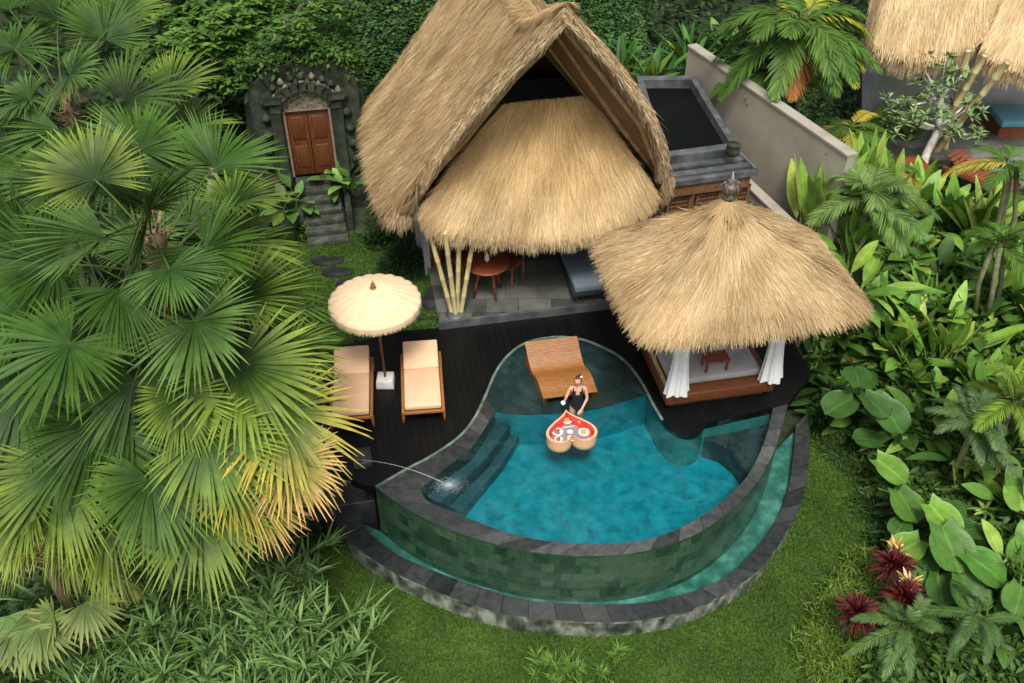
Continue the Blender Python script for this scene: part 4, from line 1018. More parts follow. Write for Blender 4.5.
st = thing('stone_steps', W(gu, gv - .8, 0), 'seven mossy stone steps climbing to the gate door', 'steps')
n_st = 7; v_bot = UV(at(325, 246, 0))[1]
run = (gv - v_bot) / n_st
for k_ in range(n_st):
    b = B(); v0 = v_bot + k_ * run; v1 = gv + .0; zt = zd0 * (k_ + 1) / n_st
    b.ubox(gu - .0 - .02 * k_ + .1, (v0 + v1) / 2, zt - zd0 / n_st - .02 * (k_ == 0), .84, v1 - v0, zd0 / n_st - .004 + .02 * (k_ == 0)); link('tread', b, M['step'], st, bevel=.015)
for sgn in (-1, 1): b = B(); b.ubox(gu + .1 + sgn * .5, (v_bot + gv) / 2 + .25, -.1, .13, (gv - v_bot) - .4, .62); link('cheek_wall', b, M['stone'], st, bevel=.02)
for k_, (px, py, a_) in enumerate([(327, 262, 0), (337, 273, .3), (352, 285, .1), (362, 303, -.2), (430, 300, .2)]):
    c = at(px, py, .0); b = B(); n_ = 14; pts = []
    for i in range(n_):
        a = 2 * math.pi * i / n_; r = 1 + .08 * math.sin(a * 3 + k_) ; pts.append([c[0] + (.33 if k_ < 4 else .14) * r * abs(math.cos(a)) ** .7 * np.sign(math.cos(a)), c[1] + .15 * r * abs(math.sin(a)) ** .8 * np.sign(math.sin(a)) * (1 if k_ < 4 else 2.2)])
    b.slab(np.array(pts), -.03, .045)
    lb = ['black stepping stone nearest the foot of the steps', 'second black stepping stone from the steps', 'third black stepping stone from the steps', 'black stepping stone half under the parasol', 'small black slab between the lawn and bamboo column'][k_]
    tag(link('stepping_stone', b, M['blackstone'], loc=(c[0], c[1], 0)), lb, 'stepping stone', 'black stepping stones in the upper lawn')

# ------------------------------------------------------------------ annex, walls
an = thing('annex', W(6.2, 17.2, 0), 'low bathroom annex with flat black roof and louvred canopy behind the gazebo', 'annex')
q = [at(636, 78, 2.5), at(694, 78, 2.5), at(740, 150, 2.5), at(660, 160, 2.5)]
b = B(); b.slab(np.array(q)[:, :2], 0, 2.32); link('body', b, M['plaster2'], an)
def inset(a, b_, t): return a + (b_ - a) * t
b = B(); Q = np.array(q)
cen = Q.mean(0); QI = cen + (Q - cen) * [.82, .88, 1]
for i in range(4):
    a, c = Q[i], Q[(i + 1) % 4]; ai, cc = QI[i], QI[(i + 1) % 4]; b.slab(np.array([a, c, cc, ai])[:, :2], 2.325, 2.55)
link('parapet', b, M['greystone'], an)
b = B(); b.slab((cen + (Q - cen) * .9)[:, :2], 2.325, 2.36); link('flat_roof', b, M['water_dark'], an)
b = B(); pc = at(732, 155, 2.56); b.lathe(pc, [(.1, 0), (.13, .12), (.11, .2), (.13, .22)], 14); tag(link('stone_pot', b, M['step'], loc=pc, smooth=True), 'small round stone pot at the corner of the flat black roof', 'pot')
# louvre canopy
A_, B_, C_, D_ = at(662, 160, 2.35), at(736, 151, 2.35), at(757, 172, 2.35), at(668, 184, 2.35)
for t in (0.05, .36, .68, 1.0):
    b = B(); b.bar(inset(A_, D_, t), inset(B_, C_, t), .16 if t < 1 else .1, .05 if t < 1 else .1); link('louvre', b, M['greystone'], an)
for p_, q_ in ((B_, C_), (A_, D_)): b = B(); b.bar(p_, q_, .07, .1); link('canopy_frame', b, M['greystone'], an)
b = B(); d_ = nrm(C_ - D_); b.bar(D_ + [0, .03, -.17], C_ - d_ * .12 + [0, .03, -.17], .06, .24); link('fascia', b, M['lattice'], an)
for k_ in range(3):
    b = B(); a0 = D_ + (C_ - D_) * (k_ / 3 + .02) + [0, .1, -1.3]; a1 = D_ + (C_ - D_) * ((k_ + 1) / 3 - .03) + [0, .1, -1.3]
    m_ = (a0 + a1) / 2; wl_ = np.linalg.norm(a1 - a0); yv = np.cross([0, 0, 1.], d_)
    for s1 in (-1, 1):
        b.box(m_ + d_ * s1 * (wl_ / 2 - .03), (.06, .05, 2.0), [d_, yv, [0, 0, 1]]); b.box(m_ + [0, 0, s1 * .97], (wl_, .05, .06), [d_, yv, [0, 0, 1]])
    for i in range(8): b.box(m_ + d_ * (i - 3.5) * wl_ / 9 - yv * 0, (.018, .02, 1.9), [d_, yv, [0, 0, 1]])
    for i in range(22): b.box(m_ + [0, 0, (i - 10.5) * .086], (wl_ - .06, .025, .022), [d_, yv, [0, 0, 1]])
    b.box(m_ + yv * .05, (wl_, .02, 1.95), [d_, yv, [0, 0, 1]])
    link('lattice_panel', b, M['lattice'], an)

def wall_obj(name, p, q, z0, z1, th, m, label, cap=None):
    p = np.array(p); q = np.array(q); d = nrm(q - p); t = thing(name, ((p + q) / 2)[:2].tolist() + [z0], label, 'wall')
    b = B(); mid = (p + q) / 2; yv = np.array([-d[1], d[0], 0]); L_ = np.linalg.norm(q - p)
    b.box([mid[0], mid[1], (z0 + z1) / 2], (L_, th, z1 - z0), [d, yv, [0, 0, 1]]); link('wall_face', b, M[m], t)
    b = B(); b.box([mid[0], mid[1], z1 + .02], (L_ + .02, th + .05, .04), [d, yv, [0, 0, 1]]); link('wall_cap', b, M[cap or m], t)
    return t
pa, pb2 = at(692, 46, 3.0), at(852, 156, 3.0); pa[2] = pb2[2] = 0
ext = nrm(pb2 - pa)
wall_obj('boundary_wall', pa, pb2, -.5, 3.0, .18, 'plaster', 'tall tan plaster boundary wall between the two villas', 'plaster2')
pa2, pb3 = at(741, 168, 1.6), at(787, 196, 1.6)
a = at(742, 158, .9); c = at(790, 205, .9); a[2] = c[2] = 0
wall_obj('plinth_kerb', a - ext * .2, c + ext * 1.8, -.3, .9, .08, 'plaster', 'thin pale kerb running along the foot of the tan wall', 'plaster')
a = at(742, 178, 1.5); c = at(824, 256, 1.5); a[2] = c[2] = 0
wall_obj('low_wall', a, c, -.6, 1.5, .16, 'plaster2', 'low tan garden wall just behind the gazebo roof', 'plaster2')

# ------------------------------------------------------------------ neighbour villa
nv_ = thing('neighbour_villa', (9.5, 20, .4), 'neighbouring thatched villa with white panels and leaning bamboo posts', 'villa')
def ngrid(epx, z, rise, backd):
    e = catmull([at(x, y, zz_) for (x, y), zz_ in zip(epx, z)], 40); rows = []
    for p in e:
        r = p + np.array([1.2, backd, rise]); rows.append([r + (p - r) * t + np.array([0, 0, -.12 * 4 * t * (1 - t)]) for t in np.linspace(0, 1, K)])
    return np.array(rows)
G1 = ngrid([(868, 22), (880, 42), (915, 50), (950, 46), (990, 28), (1030, 15)], [3, 2.9, 2.9, 2.95, 3.1, 3.2], 3.4, 3.8)
b = thick(G1, .25); straw_on(b, G1, 34000, tone=(.2, 1), edge=7000, w=.016, edge_len=(.15, .5)); link('thatch_slope', b, M['straw'], nv_)
G2 = ngrid([(985, 42), (1000, 55), (1030, 62), (1080, 60), (1140, 40)], [3, 2.9, 2.85, 2.85, 2.9], 1.4, 1.8)
b = thick(G2, .25); straw_on(b, G2, 16000, tone=(.3, 1), edge=7000, w=.016, edge_len=(.15, .5)); link('thatch_apron', b, M['straw'], nv_)
fl_ = .55
q = np.array([at(862, 160, fl_), at(1150, 160, fl_), at(1150, 40, fl_), at(862, 40, fl_)])[:, :2]
b = B(); b.slab(q, -.3, fl_); link('terrace_floor', b, M['slate'], nv_)
b = B(); p0, p1 = at(870, 122, fl_), at(1150, 100, fl_); b.bar(p0 + [0, .3, 1.25], p1 + [0, .3, 1.25], .12, 2.5); link('wall', b, M['neighbourwall'], nv_)
b = B()
for x_ in (877, 915, 952, 990, 1028): 
    p = at(x_, 120 - (x_ - 870) * .08, fl_); b.box(p + [0, .2, 1.25], (.09, .09, 2.5))
link('wall_post', b, M['darkmetal'], nv_)
for x0_, y0_, x1_, y1_ in ((930, 150, 985, 55), (945, 148, 968, 50), (936, 152, 1008, 62)):
    b = B(); bamboo(b, at(x0_, y0_, fl_), at(x1_, y1_, 3.0), .07); link('post', b, M['bamboo'], nv_)
bd = at(1015, 112, fl_ + .4); nb_ = thing('blue_daybed', (bd[0], bd[1], fl_), 'sky-blue cushioned daybed under the neighbouring thatch', 'daybed')
b = B(); b.box((bd[0] + .3, bd[1], fl_ + .3), (1.5, .9, .16)); link('mattress', b, M['cyanfab'], nb_, bevel=.03)
b = B(); b.box((bd[0] + .3, bd[1], fl_ + .11), (1.54, .94, .22)); link('frame', b, M['woodred'], nb_)
b = B(); b.slab(np.array([at(950, 160, .5), at(1060, 145, .5), at(1060, 175, .5), at(990, 200, .5)])[:, :2], .2, .58); tag(link('paving', b, M['palefloor']), kind='structure')
# neighbour's wooden loungers
def nl(px, py, rz, label, L_=1.7, w_=.65, z=.6):
    c = at(px, py, z + .3); t = thing('wooden_lounger', (c[0], c[1], z), label, 'lounger', 'red slatted loungers of the neighbouring villa')
    cs, sn = math.cos(rz), math.sin(rz); T = lambda x, y, zz_: np.array([c[0] + x * cs - y * sn, c[1] + x * sn + y * cs, z + zz_])
    ax = [[cs, sn, 0], [-sn, cs, 0], [0, 0, 1]]
    b = B()
    n_ = 16
    for i in range(n_):
        y = -L_ / 2 + (i + .5) * L_ / n_; zh = .3 + max(0, y - .25) * .5; b.box(T(0, y, zh), (w_, L_ / n_ * .8, .03), ax)
    link('slats', b, M['redslat'], t)
    b = B()
    for x in (-w_ / 2, w_ / 2): b.bar(T(x, -L_ / 2, .25), T(x, L_ / 2, .25), .05, .07)
    link('frame', b, M['redslat'], t)
    for x in (-.9, .9):
        for y in (-.9, .9): b = B(); b.bar(T(x * w_ / 2, y * L_ / 2, 0), T(x * w_ / 2, y * L_ / 2, .25), .05, .05); link('leg', b, M['redslat'], t)
M['redslat'] = simple('red_slats', [(.17, .045, .02), (.27, .08, .03)], 6, .5, .2, .004)
nl(982, 174, R(38), 'long red slatted lounger on the grey paving', 1.45, .62)
nl(914, 165, R(8), 'short red slatted lounger partly behind the fern', .6, .6)


# ------------------------------------------------------------------ plants
G_DK, G_MD, G_LT, G_YL, G_BR = np.array([.016, .042, .009]), np.array([.045, .105, .016]), np.array([.11, .22, .03]), np.array([.24, .33, .04]), np.array([.48, .46, .05])
LEAFP = [.25, .8, 1, .95, .7, .12]; OVAL = [.12, .75, 1, .92, .6, .08]; HEART = [.75, 1.0, .98, .8, .5, .06]; LANCE = [.2, .9, 1, .7, .35, .05]
UP = np.array([0, 0, 1.])
def jit(c, a=.15): return np.asarray(c) * (1 + rng.uniform(-a, a)) * (1 + rng.uniform(-.06, .06, 3))
def dirv3(az, el): return np.array([math.cos(az) * math.cos(el), math.sin(az) * math.cos(el), math.sin(el)])

def fan(b, hub, d, n, r, c0, c1, seg=38, spread=2.45, droop=.22, cup=.12, vf=0.):
    d = nrm(d); n = np.array(n, float); n = nrm(n - d * np.dot(n, d)); e = np.cross(n, d)
    a = np.linspace(-spread, spread, seg) + rng.normal(0, .012, seg); da = 2 * spread / seg
    dirs = np.cos(a)[:, None] * d + np.sin(a)[:, None] * e + n * (cup + vf * np.abs(np.sin(a)) + rng.normal(0, .035, seg))[:, None]
    L = r * (1 - .3 * (np.abs(a) / spread) ** 2) * rng.uniform(.88, 1.07, seg)
    w = 2 * .56 * L * math.tan(da / 2) * 1.25
    prof = [.03, .33, .66, .93, 1.0, .72, .36, .05]
    cA = np.tile(c0, (seg, 1)) * rng.uniform(.85, 1.15, (seg, 1)); cB = np.tile(c1, (seg, 1)) * rng.uniform(.8, 1.15, (seg, 1))
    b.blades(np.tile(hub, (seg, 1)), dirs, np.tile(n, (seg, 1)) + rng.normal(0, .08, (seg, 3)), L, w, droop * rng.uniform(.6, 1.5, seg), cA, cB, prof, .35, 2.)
def petiole(b, p, q, sag=.12, r=.014, col=(.09, .15, .03)):
    t = np.linspace(0, 1, 6)[:, None]; pts = np.array(p) * (1 - t) + np.array(q) * t; pts[:, 2] += (4 * t * (1 - t))[:, 0] * sag
    b.tube(pts, r, 5, col, False)
def frond(b, base, d, L, droop, n=34, ll=.35, lw=.028, c0=G_MD, c1=G_LT, vee=.25, rach=(.12, .16, .03), ldroop=.35, ang=.95, start=.12):
    d = nrm(d); t = np.linspace(0, 1, 14); pts = np.array(base) + d * (L * t)[:, None]; pts[:, 2] -= droop * L * t ** 2
    b.tube(pts, np.linspace(.016, .004, 14), 5, rach, False)
    tt = np.repeat(np.linspace(start, .99, n), 2) + rng.normal(0, .004, 2 * n); tt = np.clip(tt, 0, 1); sg = np.tile([-1., 1.], n)
    P0 = np.stack([np.interp(tt, t, pts[:, k]) for k in range(3)], 1); tg = d - UP * (2 * droop * tt)[:, None]; tg = nrm(tg)
    sd = nrm(np.cross(tg, UP)); up = np.cross(sd, tg)
    a = ang * (1 - .45 * tt)
    dr = tg * np.cos(a)[:, None] + sd * (sg * np.sin(a))[:, None] + up * vee
    l = ll * (np.sin(np.pi * np.clip(tt * .86 + .12, 0, 1)) ** .7) * rng.uniform(.85, 1.1, 2 * n)
    m = rng.uniform(0, 1, (2 * n, 1)); c = np.asarray(c0) * (1 - m) + np.asarray(c1) * m
    b.blades(P0, dr + rng.normal(0, .05, (2 * n, 3)), up + rng.normal(0, .15, (2 * n, 3)), l, lw * rng.uniform(.8, 1.2, 2 * n), ldroop, c * .9, c * 1.1, [.4, 1, .75, .1], .25)
def paddle(b, base, az, el, stem, L, w, c, droop=.25, prof=OVAL, fold=.22, roll=0., tip=None, stemr=.012):
    d = dirv3(az, el); top = np.array(base) + dirv3(az, min(1.5, el + .25)) * stem
    petiole(b, base, top, .02, stemr, np.asarray(c) * .8)
    side = np.array([-math.sin(az), math.cos(az), 0]); n = np.cross(d, side); n = n * (1 if n[2] > 0 else -1) + side * roll
    pr = np.interp(np.linspace(0, 1, 9), np.linspace(0, 1, len(prof)), prof)
    c = np.asarray(c, float); b.blades([top], [d], [n], L, w, droop, c * .85, c * 1.12 if tip is None else tip, pr, fold)
def plant(name, label, cat, base, fn, group=None, m='leaf', kind=None):
    b = B(); fn(b, np.array(base, float)); o = link(name, b, M[m], loc=base, smooth=True); tag(o, label, cat, group, kind); return o
def gat(px, py, dz=0):
    """point of the terrain seen at a pixel"""
    z = 0.
    for _ in range(30):
        p = at(px, py, z); z = .6 * z + .4 * (float(terr(p[0], p[1])) + dz)
    return at(px, py, z)
def rosette(px, py, n, stem, L, w, c, el=(.5, 1.3), droop=.3, prof=OVAL, h=0, spread=.12, fold=.22, cv=.25, az=None, c2=None):
    def f(b, p):
        for i in range(n):
            a = (rng.uniform(0, 6.28) if az is None else rng.uniform(*az)) if n > 1 else 0
            e = rng.uniform(*el); cc = jit(c, cv)
            if c2 is not None and rng.random() < .35: cc = jit(c2, .1)
            q = p + np.array([rng.normal(0, spread), rng.normal(0, spread), 0])
            paddle(b, q, a, e, stem * rng.uniform(.6, 1.15), L * rng.uniform(.7, 1.15), w * rng.uniform(.8, 1.15), cc, droop * rng.uniform(.6, 1.4), prof, fold, rng.normal(0, .3))
    return f

# ---- big fan palms
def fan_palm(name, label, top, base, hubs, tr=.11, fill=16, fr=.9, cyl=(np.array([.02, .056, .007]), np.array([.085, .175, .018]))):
    t = thing(name, base, label, 'palm tree')
    b = B(); k = np.linspace(0, 1, 26)[:, None]; pts = np.array(base) * (1 - k) + np.array(top) * k; pts[:, :2] += .06 * np.sin(k * 7)
    b.tube(pts, np.tile([tr, tr * .86], 13), 12, (.14, .09, .05))
    n = 700; i = rng.integers(4, 26, n); a = rng.uniform(0, 6.28, n); o = np.c_[np.cos(a), np.sin(a), np.zeros(n)]
    c = lerp((.08, .05, .03), (.3, .17, .09), rng.random(n))
    b.blades(pts[i] + o * tr * .8 + np.c_[np.zeros((n, 2)), rng.uniform(-.1, .1, n)], o * .5 + UP * rng.uniform(.2, 1.4, (n, 1)), o, rng.uniform(.1, .35, n), rng.uniform(.01, .04, n), .3, c, c, [1, .6, .1], None)
    link('trunk', b, M['bark'], t, smooth=True)
    b = B(); pb = B()
    for h in hubs:
        px, py, z, r = h[:4]; tone = h[4] if len(h) > 4 else 0; hub = at(px, py, z)
        ax = np.array(base) + (np.array(top) - np.array(base)) * np.clip((z - .35 - base[2]) / (top[2] - base[2]), 0, 1)
        out = hub - ax; out[2] = 0; dist = np.linalg.norm(out); out = nrm(out)
        pitch = h[5] if len(h) > 5 else -.15
        d = nrm(out * math.cos(pitch) + UP * math.sin(pitch) + rng.normal(0, .06, 3)); toc = nrm(np.array([0, 0, CAMH]) - hub)
        n_ = UP * .75 + out * .25 + toc * .4 + rng.normal(0, .22, 3); r = r * rng.uniform(.88, 1.08); d = nrm(d + UP * .1 + rng.normal(0, .2, 3))
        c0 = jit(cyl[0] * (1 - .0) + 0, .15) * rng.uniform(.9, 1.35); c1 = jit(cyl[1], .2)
        if tone == 1: c1 = jit(G_YL, .12)
        if tone == 2: c0 = jit(G_MD, .1); c1 = jit((.62, .48, .07), .12)
        if tone == 3: c0 = jit(G_LT * .7, .1); c1 = jit((.72, .42, .16), .12)
        if tone == 4: c0 = jit((.032, .075, .014), .1); c1 = jit((.13, .225, .05), .1)
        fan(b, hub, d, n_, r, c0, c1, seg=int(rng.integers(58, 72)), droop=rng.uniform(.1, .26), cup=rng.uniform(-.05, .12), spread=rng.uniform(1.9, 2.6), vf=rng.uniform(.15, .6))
        petiole(pb, ax + UP * -.05, hub, .06 * dist)
    for i in range(fill):
        z = rng.uniform(base[2] + .45 * (top[2] - base[2]), top[2] - .2); a = rng.uniform(0, 6.28); ax = np.array(base) + (np.array(top) - np.array(base)) * ((z - base[2]) / (top[2] - base[2]))
        o = np.array([math.cos(a), math.sin(a), -.35]); hub = ax + o * rng.uniform(.5, 1.0)
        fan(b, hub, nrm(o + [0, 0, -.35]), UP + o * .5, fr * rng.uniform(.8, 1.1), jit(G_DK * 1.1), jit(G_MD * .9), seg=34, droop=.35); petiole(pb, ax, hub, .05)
    link('crown', b, M['leafgloss'], t); link('leaf_stalks', pb, M['leaf'], t)
    return t
topA = at(150, 232, 4.9); baseA = np.array([topA[0] - .05, topA[1] + .15, -1.7])
hA = [(105, 238, 5.3, 1.1, 4, .1), (215, 168, 4.9, 1.0, 0, .2), (140, 150, 4.8, 1.05, 0, .45), (60, 185, 4.7, 1.1, 0, .2), (232, 205, 4.8, .95, 1, .1), (150, 210, 5.6, .85, 4, .9), (20, 235, 4.5, 1.1, 0, 0), (95, 180, 5.1, .95, 1, .5),
 (55, 265, 4.6, 1.1, 0, -.1), (205, 250, 5.0, 1.0, 0, 0), (240, 245, 4.4, .9, 1, -.1), (240, 300, 4.2, .95, 1, -.15), (195, 322, 4.7, .95, 4, -.35), (120, 290, 5.0, .9, 0, -.5),
 (70, 345, 4.5, 1.1, 0, -.4), (25, 320, 4.2, 1.1, 0, -.2), (135, 380, 4.1, .95, 0, -.75), (240, 365, 4.0, 1.1, 1, -.4), (285, 350, 3.8, .9, 1, -.15), (20, 395, 3.6, 1.1, 0, -.4),
 (95, 425, 3.7, 1.1, 0, -.6), (205, 435, 3.6, 1.05, 1, -.7), (280, 412, 3.5, 1.05, 2, -.3), (150, 480, 3.2, 1.05, 0, -.7), (60, 470, 3.1, 1.1, 1, -.6), (235, 470, 3.0, 1.0, 2, -.5), (290, 462, 3.0, .9, 3, -.3),
 (200, 505, 2.7, 1.0, 1, -.6), (110, 510, 2.6, 1.0, 1, -.8), (255, 500, 2.5, .75, 3, -.4), (30, 500, 2.7, 1.0, 1, -.5), (180, 395, 4.0, .8, 1, -.8), (170, 270, 5.2, .75, 4, -.2)]
for k_ in range(30):
    a = rng.uniform(0, 6.28); q = math.sqrt(rng.uniform(.1, 1)); x_ = 145 + 125 * q * math.cos(a); y_ = 330 + 165 * q * math.sin(a); f_ = (y_ - 150) / 370
    tn = 0 if rng.random() < .6 else (4 if y_ < 380 else 1)
    hA.append((x_, y_, 4.9 - 2.3 * f_ - .25 + (.4 * (1 - q)), rng.uniform(.75, 1.0), tn, .25 - .9 * f_ - .2 * (math.sin(a) > .3)))
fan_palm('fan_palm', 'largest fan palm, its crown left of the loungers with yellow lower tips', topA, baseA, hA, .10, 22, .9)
topB = at(62, 95, 4.6); baseB = np.array([topB[0] + .1, topB[1] + .2, -.9])
hB = [(58, 20, 5.0, 1.05, 0, .3), (15, 50, 4.7, 1.0, 0, .1), (105, 40, 4.8, 1.05, 0, .2), (70, 75, 5.2, .9, 4, .2), (125, 100, 4.4, 1.1, 0, -.05), (30, 100, 4.5, .95, 4, -.2), (170, 90, 4.2, 1.05, 1, .1), (60, 130, 4.2, 1.0, 0, -.5), (125, 15, 4.9, 1.0, 1, .4), (10, 10, 4.8, .9, 0, .3), (185, 130, 3.7, 1.0, 1, -.1), (15, 150, 3.9, .9, 0, -.4), (115, 145, 3.9, .9, 0, -.6)]
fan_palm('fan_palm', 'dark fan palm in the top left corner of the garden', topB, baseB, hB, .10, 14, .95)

# ---- drooping yellowing palm, bottom left
pc = at(45, 560, .9)
def f(b, p):
    top = p.copy(); top[2] = .8
    for i in range(16):
        a = rng.uniform(0, 6.28); frond(b, top + rng.normal(0, .1, 3), dirv3(a, rng.uniform(.2, 1.0)), rng.uniform(1.1, 1.7), rng.uniform(.5, 1.0), 30, .42, .024, (.10, .16, .03), (.27, .29, .06), .1, (.3, .26, .08), .9)
    for i in range(7): fan(b, top + np.array([rng.normal(0, .5), rng.normal(-.6, .3), -.4]), dirv3(rng.uniform(3.5, 5.9), -.4), UP, .6, jit((.12, .2, .05)), jit((.3, .34, .1)), 20, 1.6)
    b.tube([p - [0, 0, 2.6], top], .08, 8, (.1, .08, .04))
plant('drooping_palm', 'yellowing palm with hanging fronds in the bottom left corner', 'palm', (pc[0], pc[1], -1.7 + .9), f)

# ---- bamboo grass thicket: each culm clump countable by its crown
def bamboo_clump(b, p, n=16, h=1.3, lean=.5, lw=.04, ll=.5, c0=(.05, .12, .025), c1=(.22, .36, .11)):
    for i in range(n):
        a = rng.uniform(0, 6.28); q = p + np.array([rng.normal(0, .22), rng.normal(0, .22), 0]); L = h * rng.uniform(.7, 1.15); e = rng.uniform(.8, 1.4)
        t = np.linspace(0, 1, 8); d = dirv3(a, e); pts = q + d * (L * t)[:, None]; pts[:, 2] -= lean * L * t ** 2.5 * .5
        b.tube(pts, np.linspace(.009, .003, 8), 5, (.13, .2, .06), False)
        m = 34; tt = rng.uniform(.3, 1, m); P0 = np.stack([np.interp(tt, t, pts[:, k]) for k in range(3)], 1)
        az = rng.uniform(0, 6.28, m); dd = np.c_[np.cos(az), np.sin(az), rng.uniform(-.3, .7, m)]; tone = rng.random((m, 1)); c = np.asarray(c0) * (1 - tone) + np.asarray(c1) * tone
        b.blades(P0, dd * .75 + d * .8, UP + rng.normal(0, .35, (m, 3)), rng.uniform(.6, 1.25, m) * ll, rng.uniform(.7, 1.2, m) * lw, .3, c * .9, c * 1.1, LANCE, .25)
bam = [(120, 560, 'bamboo clump below the big fan palm, left of its trunk'), (180, 575, 'bamboo clump directly below the big fan palm trunk'), (240, 565, 'bamboo clump under the yellow tips of the big fan palm'), (95, 620, 'bamboo clump beside the yellowing palm'), (160, 630, 'bamboo clump in the middle of the bamboo thicket'),
       (225, 625, 'bamboo clump right of the thicket middle'), (272, 612, 'bamboo clump at the upper lawn side of the thicket'), (282, 670, 'bamboo clump reaching furthest over the lawn'), (312, 668, 'bamboo clump nearest the long-leaved lawn plant'), (130, 690, 'bamboo clump at the bottom edge beside the yellowing palm'), (200, 690, 'bamboo clump at the bottom edge under the thicket middle'), (260, 700, 'bamboo clump at the bottom edge below the lawn corner'), (60, 680, 'bamboo clump in front of the yellowing palm trunk')]
for k_, (x, y, l) in enumerate(bam):
    p = at(x, y, -.75); p[2] = LOWZ
    plant('bamboo_clump', l, 'bamboo', p, lambda b, q: bamboo_clump(b, q, 20, 1.75 + .12 * (k_ % 3), .7), 'low bamboo clumps at the bottom left')
for x, y, l in ((560, 668, 'low long-leaved grassy plant in the lawn, lower edge centre'), (592, 682, 'low long-leaved grassy plant in the lawn right of its twin')):
    p = at(x, y, LOWZ); plant('lawn_plant', l, 'plant', p, lambda b, q: bamboo_clump(b, q, 9, .42, .6, .022, .24, (.09, .2, .03), (.2, .34, .06)), 'long-leaved plants in the lawn')

# ---- broadleaf trees behind
def broad_tree(name, label, base, centers, trunk_top, lw=.17, c0=G_DK * 1.3, c1=G_LT * 1.05, n=520, rad=.55, tone=None, tr=.12):
    t = thing(name, base, label, 'tree'); b = B()
    tt = np.array(trunk_top, float); b.tube(catmull([base, (np.array(base) * .5 + tt * .5) + [.1, 0, 0], tt], 12), np.linspace(tr, tr * .6, 12), 9, (.3, .29, .25))
    for c in centers: b.tube(catmull([tt - [0, 0, .3], (tt + c[0]) / 2 + [0, 0, .15], c[0]], 8), np.linspace(tr * .5, .02, 8), 6, (.14, .13, .1), False)
    link('trunk', b, M['bark'], t, smooth=True); b = B()
    for c, r_, br in centers:
        m = int(n * (r_ / rad) ** 2); g = rng.normal(size=(m, 3)); g = nrm(g) * (rng.random((m, 1)) ** .45) * r_; g[:, 2] *= .6
        cl = int(m / 6) + 1; hub = (np.array(c) + g[:cl]); who = rng.integers(0, cl, m)
        az = rng.uniform(0, 6.28, m); dd = np.c_[np.cos(az), np.sin(az), rng.uniform(-.2, .5, m)]
        k = np.clip(rng.normal(br, .2, cl), 0, 1)[who]; cc = lerp(c0, c1, k)
        b.blades(hub[who], dd, UP + rng.normal(0, .3, (m, 3)), lw * rng.uniform(.8, 1.5, m), lw * rng.uniform(.45, .6, m), .2, cc * .9, cc * 1.1, OVAL, .15)
    link('crown', b, M['leafgloss'], t); return t
C_ = lambda x, y, z, r_, br: (at(x, y, z), r_, br)
broad_tree('broadleaf_tree', 'broadleaf tree with pale green clusters between the fan palms and the gate', (-6.6, 17.6, -.0), [C_(190, 15, 3.2, .8, .5), C_(240, 45, 3.0, .6, .95), C_(215, 80, 2.4, .6, .4), C_(165, 60, 3.0, .7, .3), C_(235, 78, 2.2, .4, .7), C_(255, 10, 3.4, .7, .55), C_(210, 115, 1.6, .5, .25), C_(190, 45, 3.3, .6, .6), C_(240, 110, 1.4, .4, .35), C_(225, 20, 3.6, .5, .8)], at(215, 60, 2.2))
broad_tree('broadleaf_tree', 'grey-trunked broadleaf tree growing over the stone gate', (-4.9, 20.6, .6), [C_(288, 30, 3.9, .5, .5), C_(300, 48, 3.4, .45, .6), C_(275, 62, 3.0, .35, .3), C_(310, 62, 3.0, .3, .5), C_(330, 30, 3.3, .5, .85), C_(270, 55, 2.9, .6, .3), C_(345, 55, 3.0, .4, .6), C_(280, 75, 2.6, .4, .3), C_(260, 85, 2.2, .4, .3), C_(320, 5, 4.0, .5, .6), C_(350, 8, 4.0, .4, .35)], at(288, 20, 3.3), .12, tr=.2)
p = at(293, 60, 3.1); b = B(); b.lathe(p - [0, 0, .06], [(.01, 0), (.06, .03), (.09, .08), (.05, .13), (.01, .15)], 7); tag(link('red_blossom', b, M['orangeflower'], loc=p), 'single red-orange blossom above the stone gate arch', 'flower')

# ---- strap / bird's nest plants behind the villa
def straps(b, p, n=26, L=1.5, w=.17, c=G_LT, el=(.6, 1.45), droop=.25, c2=None, stem=.05, sp=.1):
    for i in range(n):
        cc = jit(c, .3)
        if c2 is not None and rng.random() < .2: cc = jit(c2, .15)
        paddle(b, p + np.array([rng.normal(0, sp), rng.normal(0, sp), 0]), rng.uniform(0, 6.28), rng.uniform(*el), stem, L * rng.uniform(.6, 1.15), w * rng.uniform(.7, 1.2), cc, droop, [.35, .8, 1, .95, .6, .06], .3, rng.normal(0, .4))
for x, y, l in ((622, 52, 'strap-leaved plant rising right beside the villa gable'), (655, 62, 'strap-leaved plant above the corner of the flat black roof'), (692, 40, 'strap-leaved plant at the far end of the tan wall'), (600, 22, 'strap-leaved plant partly behind the villa roof peak')):
    p = at(x, y + 14, 1.6); p[2] = 1.3
    plant('strap_plant', l, 'plant', p, lambda b, q: straps(b, q, 30, 1.35, .15, (.06, .16, .03), (.5, 1.4), .3, G_YL * .8), 'strap-leaved plants behind the villa')

